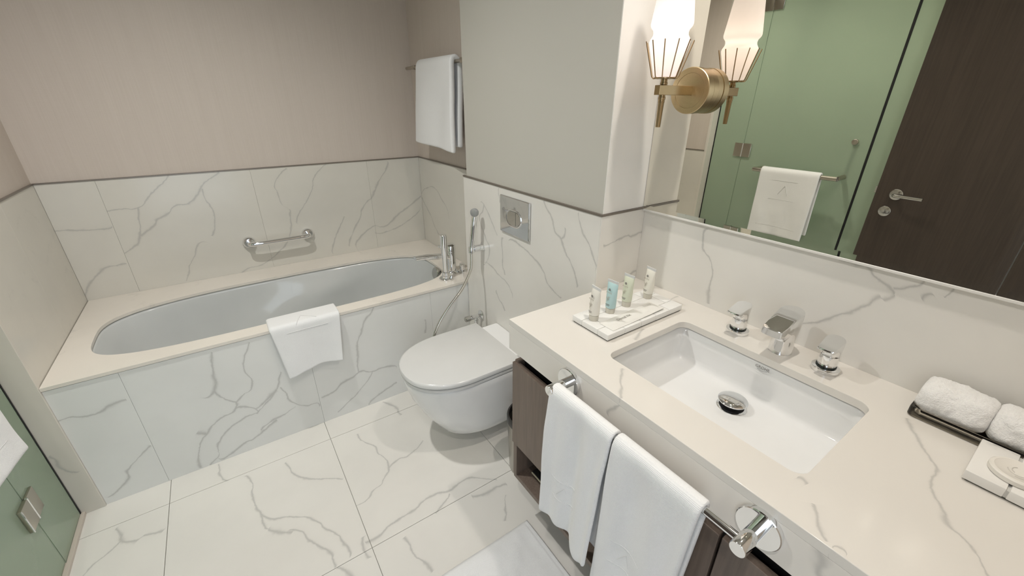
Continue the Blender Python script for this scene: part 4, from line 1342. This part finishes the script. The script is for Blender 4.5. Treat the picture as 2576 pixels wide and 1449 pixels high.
face_towel(-2.606, 'rolled white face towel in the clear tray, nearest the tap', 1)
face_towel(-2.711, 'rolled white face towel in the clear tray, second from the tap', 5)
stw = empty('soap_tray', (1.68, -2.74, ZC), 'white marble soap tray with a cross of grooves', 'tray')
bm = B()
gx = 1.680
SB = marble('soap_tray', 'x', 'y', [], rough=.25, generic=.5, seed=9, base=(.84, .82, .78))
for (a0, a1, b0, b1) in ((1.617, 1.744, -2.7085, -2.660), (1.617, 1.744, -2.80, -2.7125)):
    obj('tile', box(B(), a0, a1, b0, b1, ZC + .004, ZC + .022, .0015, 2), SB, stw)
obj('core', box(B(), 1.620, 1.741, -2.797, -2.6635, ZC + .0043, ZC + .018), MATS['tray_groove'], stw, None)
obj('foot_plate', box(B(), 1.622, 1.740, -2.796, -2.665, ZC, ZC + .004), MATS['tray_felt'], stw, None)
soap = obj('soap', lathe(B(), (1.668, -2.712, ZC + .0222), (0, 0, 1), [(0, .0325), (.002, .0345), (.009, .0345), (.011, .0325), (.0112, .029), (.0104, .028), (.0104, .002)], 40), simple('cream_soap', (.80, .765, .70), .4), None)
tag(soap, 'round cream soap resting on the marble soap tray', 'soap')
t = B()
for k in range(3):
    tube(t, [Vector((1.668 + (.010 + .005 * k) * math.cos(a), -2.712 + (.008 + .005 * k) * math.sin(a), ZC + .0328)) for a in [(.4 + k * 1.3) + 2.2 * i / 10 for i in range(11)]], .0007, 5)
obj('embossed_swirl', t, simple('soap_mark', (.60, .57, .52), .5), soap)

# ------------------------------------------------------------------ bevelled mirror panels
MF = 1.846


def mirror_panel(y0, y1, label):
    e = empty('mirror_panel', (MF, (y0 + y1) / 2, ZT), label, 'mirror', 'mirror panels over the vanity')
    z0, z1 = ZT + .001, 2.30
    b, d = .014, .0009
    obj('glass', box(B(), MF, XM + .003, y0 + b, y1 - b, z0 + b, z1 - b), MIRROR, e, None)
    o = [(y0, z0), (y1, z0), (y1, z1), (y0, z1)]
    i = [(y0 + b, z0 + b), (y1 - b, z0 + b), (y1 - b, z1 - b), (y0 + b, z1 - b)]
    bm = B()
    loft(bm, [[Vector((XM + .003, y, z)) for y, z in o], [Vector((MF + d, y, z)) for y, z in o], [Vector((MF, y, z)) for y, z in i], [Vector((XM + .003, y, z)) for y, z in i]], False, False)
    obj('bevel', bm, MIRROR, e, None)


mirror_panel(-2.579, YS - .001, 'large wall mirror with the brass lamp mounted on it')
mirror_panel(YEND, -2.581, 'wall mirror panel above the rolled face towels')

# ------------------------------------------------------------------ brass wall lamp
SY, SZ, SXA = -1.880, 1.4835, 1.683
wlp = empty('wall_lamp', (MF, SY, SZ), 'brass wall lamp with white glass shade on the mirror', 'lamp')
obj('back_plate', lathe(B(), (MF, SY, SZ), (-1, 0, 0), [(0, .058), (.0215, .058), (.022, .0565), (.0235, .0565), (.024, .059), (.047, .059), (.0485, .0575), (.0485, .0445), (.0475, .0440)], 64), BRASS, wlp, 30)
obj('face_disc', lathe(B(), (MF - .0473, SY, SZ), (-1, 0, 0), [(0, .0438), (.0004, .0438), (.0008, .001)], 64), BRASS, wlp, 30)
BRS2 = simple('dark_brass', (0.40, 0.29, 0.16), 0.28, 1.0)
obj('arm', box(B(), SXA - .024, MF - .046, SY - .0085, SY + .0085, SZ - .0115, SZ + .0115, .0008, 1), BRS2, wlp, 30)
obj('stem', lathe(B(), (SXA, SY, 1.393), (0, 0, 1), [(0, .0055), (.001, .0062), (.060, .0075), (.061, .0082), (.068, .0082), (.069, .0092), (.074, .0092), (.075, .008), (.103, .008), (.104, .0095), (.108, .0095), (.109, .008), (.120, .008)], 24), BRS2, wlp)
CZ = 1.511
cage = obj('cage_base', lathe(B(), (SXA, SY, CZ - .002), (0, 0, 1), [(0, .010), (.001, .027), (.004, .027), (.005, .010)], 32), BRS2, wlp)
for k in range(11):
    a = 2 * PI * (k + .3) / 11
    ca, sa = math.cos(a), math.sin(a)
    P = [Vector((SXA + r * ca, SY + r * sa, z)) for r, z in ((.015, CZ), (.030, CZ), (.0335, CZ + .004), (.0575, CZ + .083))]
    obj('cage_rod', tube(B(), [P[0], P[1], P[2], P[2].lerp(P[3], .5), P[3]], .0014, 8), BRS2, wlp)
prof = [(0, .010), (.001, .034), (.004, .0365), (.072, .0605), (.078, .062), (.083, .0605), (.088, .0565), (.092, .0535), (.098, .0525), (.104, .0545), (.108, .059), (.112, .0625), (.117, .0638), (.124, .063), (.22, .0475), (.32, .031), (.335, .027), (.338, .020)]
bm = lathe(B(), (SXA, SY, CZ + .003), (0, 0, 1), [(t, q * .79) for t, q in prof], 48, False, False)
shd = obj('shade', bm, SHADE, wlp, 60)
obj('bulb', lathe(B(), (SXA, SY, CZ + .02), (0, 0, 1), [(0, .008), (.02, .010), (.03, .016), (.05, .022), (.065, .020), (.075, .012), (.079, .002)], 24), make_emit('bulb_glow', (1, .86, .72), 3.0), wlp)
pl = bpy.data.lights.new('lamp_light', 'POINT')
pl.energy = 0.14
pl.color = (1.0, 0.88, 0.78)
pl.shadow_soft_size = 0.012
po = bpy.data.objects.new('lamp_light', pl)
po.location = (SXA, SY, CZ + .108)
COL.objects.link(po)

# ------------------------------------------------------------------ frosted shower glass
def hinge(parent, y, z):
    h = obj('hinge', box(B(), GL + .005, GL + .016, y - .058, y - .003, z - .045, z + .045, .002, 2), NICKEL, parent)
    obj('hinge_plate', box(B(), GL + .005, GL + .013, y + .001, y + .058, z - .045, z + .045, .002, 2), NICKEL, h)
    obj('hinge_pin', lathe(B(), (GL + .013, y, z - .045), (0, 0, 1), [(0, .004), (.09, .004)], 12), CHROME, h)
    obj('hinge_edge', box(B(), GL + .014, GL + .018, y - .062, y - .057, z - .045, z + .045, .001, 1), CHROME, h)
    return h


GH = 2.30
SEAM = -1.047
g1 = empty('shower_panel', (GL, -.93, .014), 'narrow fixed frosted green glass panel next to the tub jamb', 'glass panel', 'frosted shower glass')
obj('pane', box(B(), GL - .005, GL + .005, SEAM + .0015, -.827, .014, GH, .0008, 1), GLASS_G, g1)
obj('seal', box(B(), GL - .006, GL + .006, -.8265, -.8195, .014, GH), BLACK, g1)
g2 = empty('shower_door', (GL, -1.40, .02), 'frosted green glass shower door with nickel hinges and towel bar', 'shower door')
obj('pane', box(B(), GL - .005, GL + .005, -1.763, SEAM - .0015, .020, GH, .0008, 1), GLASS_G, g2)
obj('seal', box(B(), GL - .006, GL + .006, -1.774, -1.7635, .020, GH), BLACK, g2)
for hz in (.278, 1.145, 2.02): hinge(g2, SEAM, hz)
BX = 0.060
rb = obj('towel_bar', tube(B(), catmull([(GL + .004, -1.225, 1.045), (BX - .02, -1.222, 1.045), (BX, -1.235, 1.045), (BX, -1.46, 1.045), (BX, -1.675, 1.045), (BX - .02, -1.690, 1.045), (GL + .004, -1.687, 1.045)], 6), .0135, 16), NICKEL, g2)
hv = obj('pull_handle', tube(B(), catmull([(GL - .004, -1.690, 1.245), (GL - .018, -1.690, 1.24), (GL - .022, -1.690, 1.22), (GL - .022, -1.690, 1.07), (GL - .018, -1.690, 1.05), (GL - .004, -1.690, 1.045)], 6), .0135, 16), NICKEL, g2)
obj('handle_boss', lathe(B(), (GL + .005, -1.690, 1.245), (1, 0, 0), [(0, .016), (.012, .016), (.014, .013)], 24), NICKEL, g2)
g3 = empty('shower_panel', (GL, -1.86, .014), 'fixed frosted green glass panel beside the wooden door', 'glass panel', 'frosted shower glass')
obj('pane', box(B(), GL - .005, GL + .005, -1.955, -1.7755, .014, GH, .0008, 1), GLASS_G, g3)

# towel on the shower door bar
pD = over_rail(0, 0, .020, .405, .37, .022, .004)
fD = towel_surface((BX, -1.445, 1.047), (0, -1, 0), (1, 0, 0), pD, .345, 40, 60,
                   lambda u, v, p, q: ((-.012 * (u - .5)) * max(0, -q) / .4 + .012 * max(0, -q) / .45,
                                       (.006 * math.sin(u * 6 + 2) + .004 * nz(u * 5, q * 7, 6)) * min(1, max(0, -q) / .2),
                                       (.012 * math.sin(u * 3)) * (max(0, -q) / .44) ** 3))
tD = build_towel('bath_towel', fD, 40, 60, .014, None)
tag(tD, 'white towel with woven caret hanging on the glass shower door', 'towel')
nrm = (1, 0, 0)
woven = lambda uv: obj('woven_border', stitch(fD, uv, nrm, .0068, .0013), MK, tD)
woven([(.25, .425), (.70, .425)])
woven([(.25, .285), (.70, .285)])
woven([(.14, .075), (.86, .075)])
obj('woven_caret', stitch(fD, [(.40, .325), (.50, .395), (.57, .32)], nrm, .0078, .0016), MK, tD)

# ------------------------------------------------------------------ wooden door standing open along the entry wall
wd = empty('wooden_door', (-.05, -2.30, .01), 'dark brown wooden door with steel lever standing open', 'door')
DX = -.045
obj('leaf', box(B(), DX - .04, DX, -2.785, -1.868, .010, 2.22, .001, 1), WOOD_DOOR, wd, None)
obj('latch', box(B(), DX - .03, DX - .012, -1.868, -1.858, .985, 1.02), CHROME_DULL, wd, None)
hr = obj('handle_rose', lathe(B(), (DX, -1.962, .990), (1, 0, 0), [(0, .029), (.006, .029), (.008, .0265)], 32), CHROME_DULL, wd)
obj('lever', tube(B(), catmull([(DX + .006, -1.962, .990), (DX + .04, -1.962, .990), (DX + .052, -1.972, .990), (DX + .054, -2.02, .989), (DX + .054, -2.085, .988)], 6), .0095, 14), CHROME_DULL, hr)
lr = obj('lock_rose', lathe(B(), (DX, -1.938, .893), (1, 0, 0), [(0, .028), (.005, .028), (.007, .0255)], 32), CHROME_DULL, wd)
obj('thumb_turn', box(B(), DX + .006, DX + .018, -1.941, -1.935, .880, .906, .002, 2), CHROME_DULL, lr)
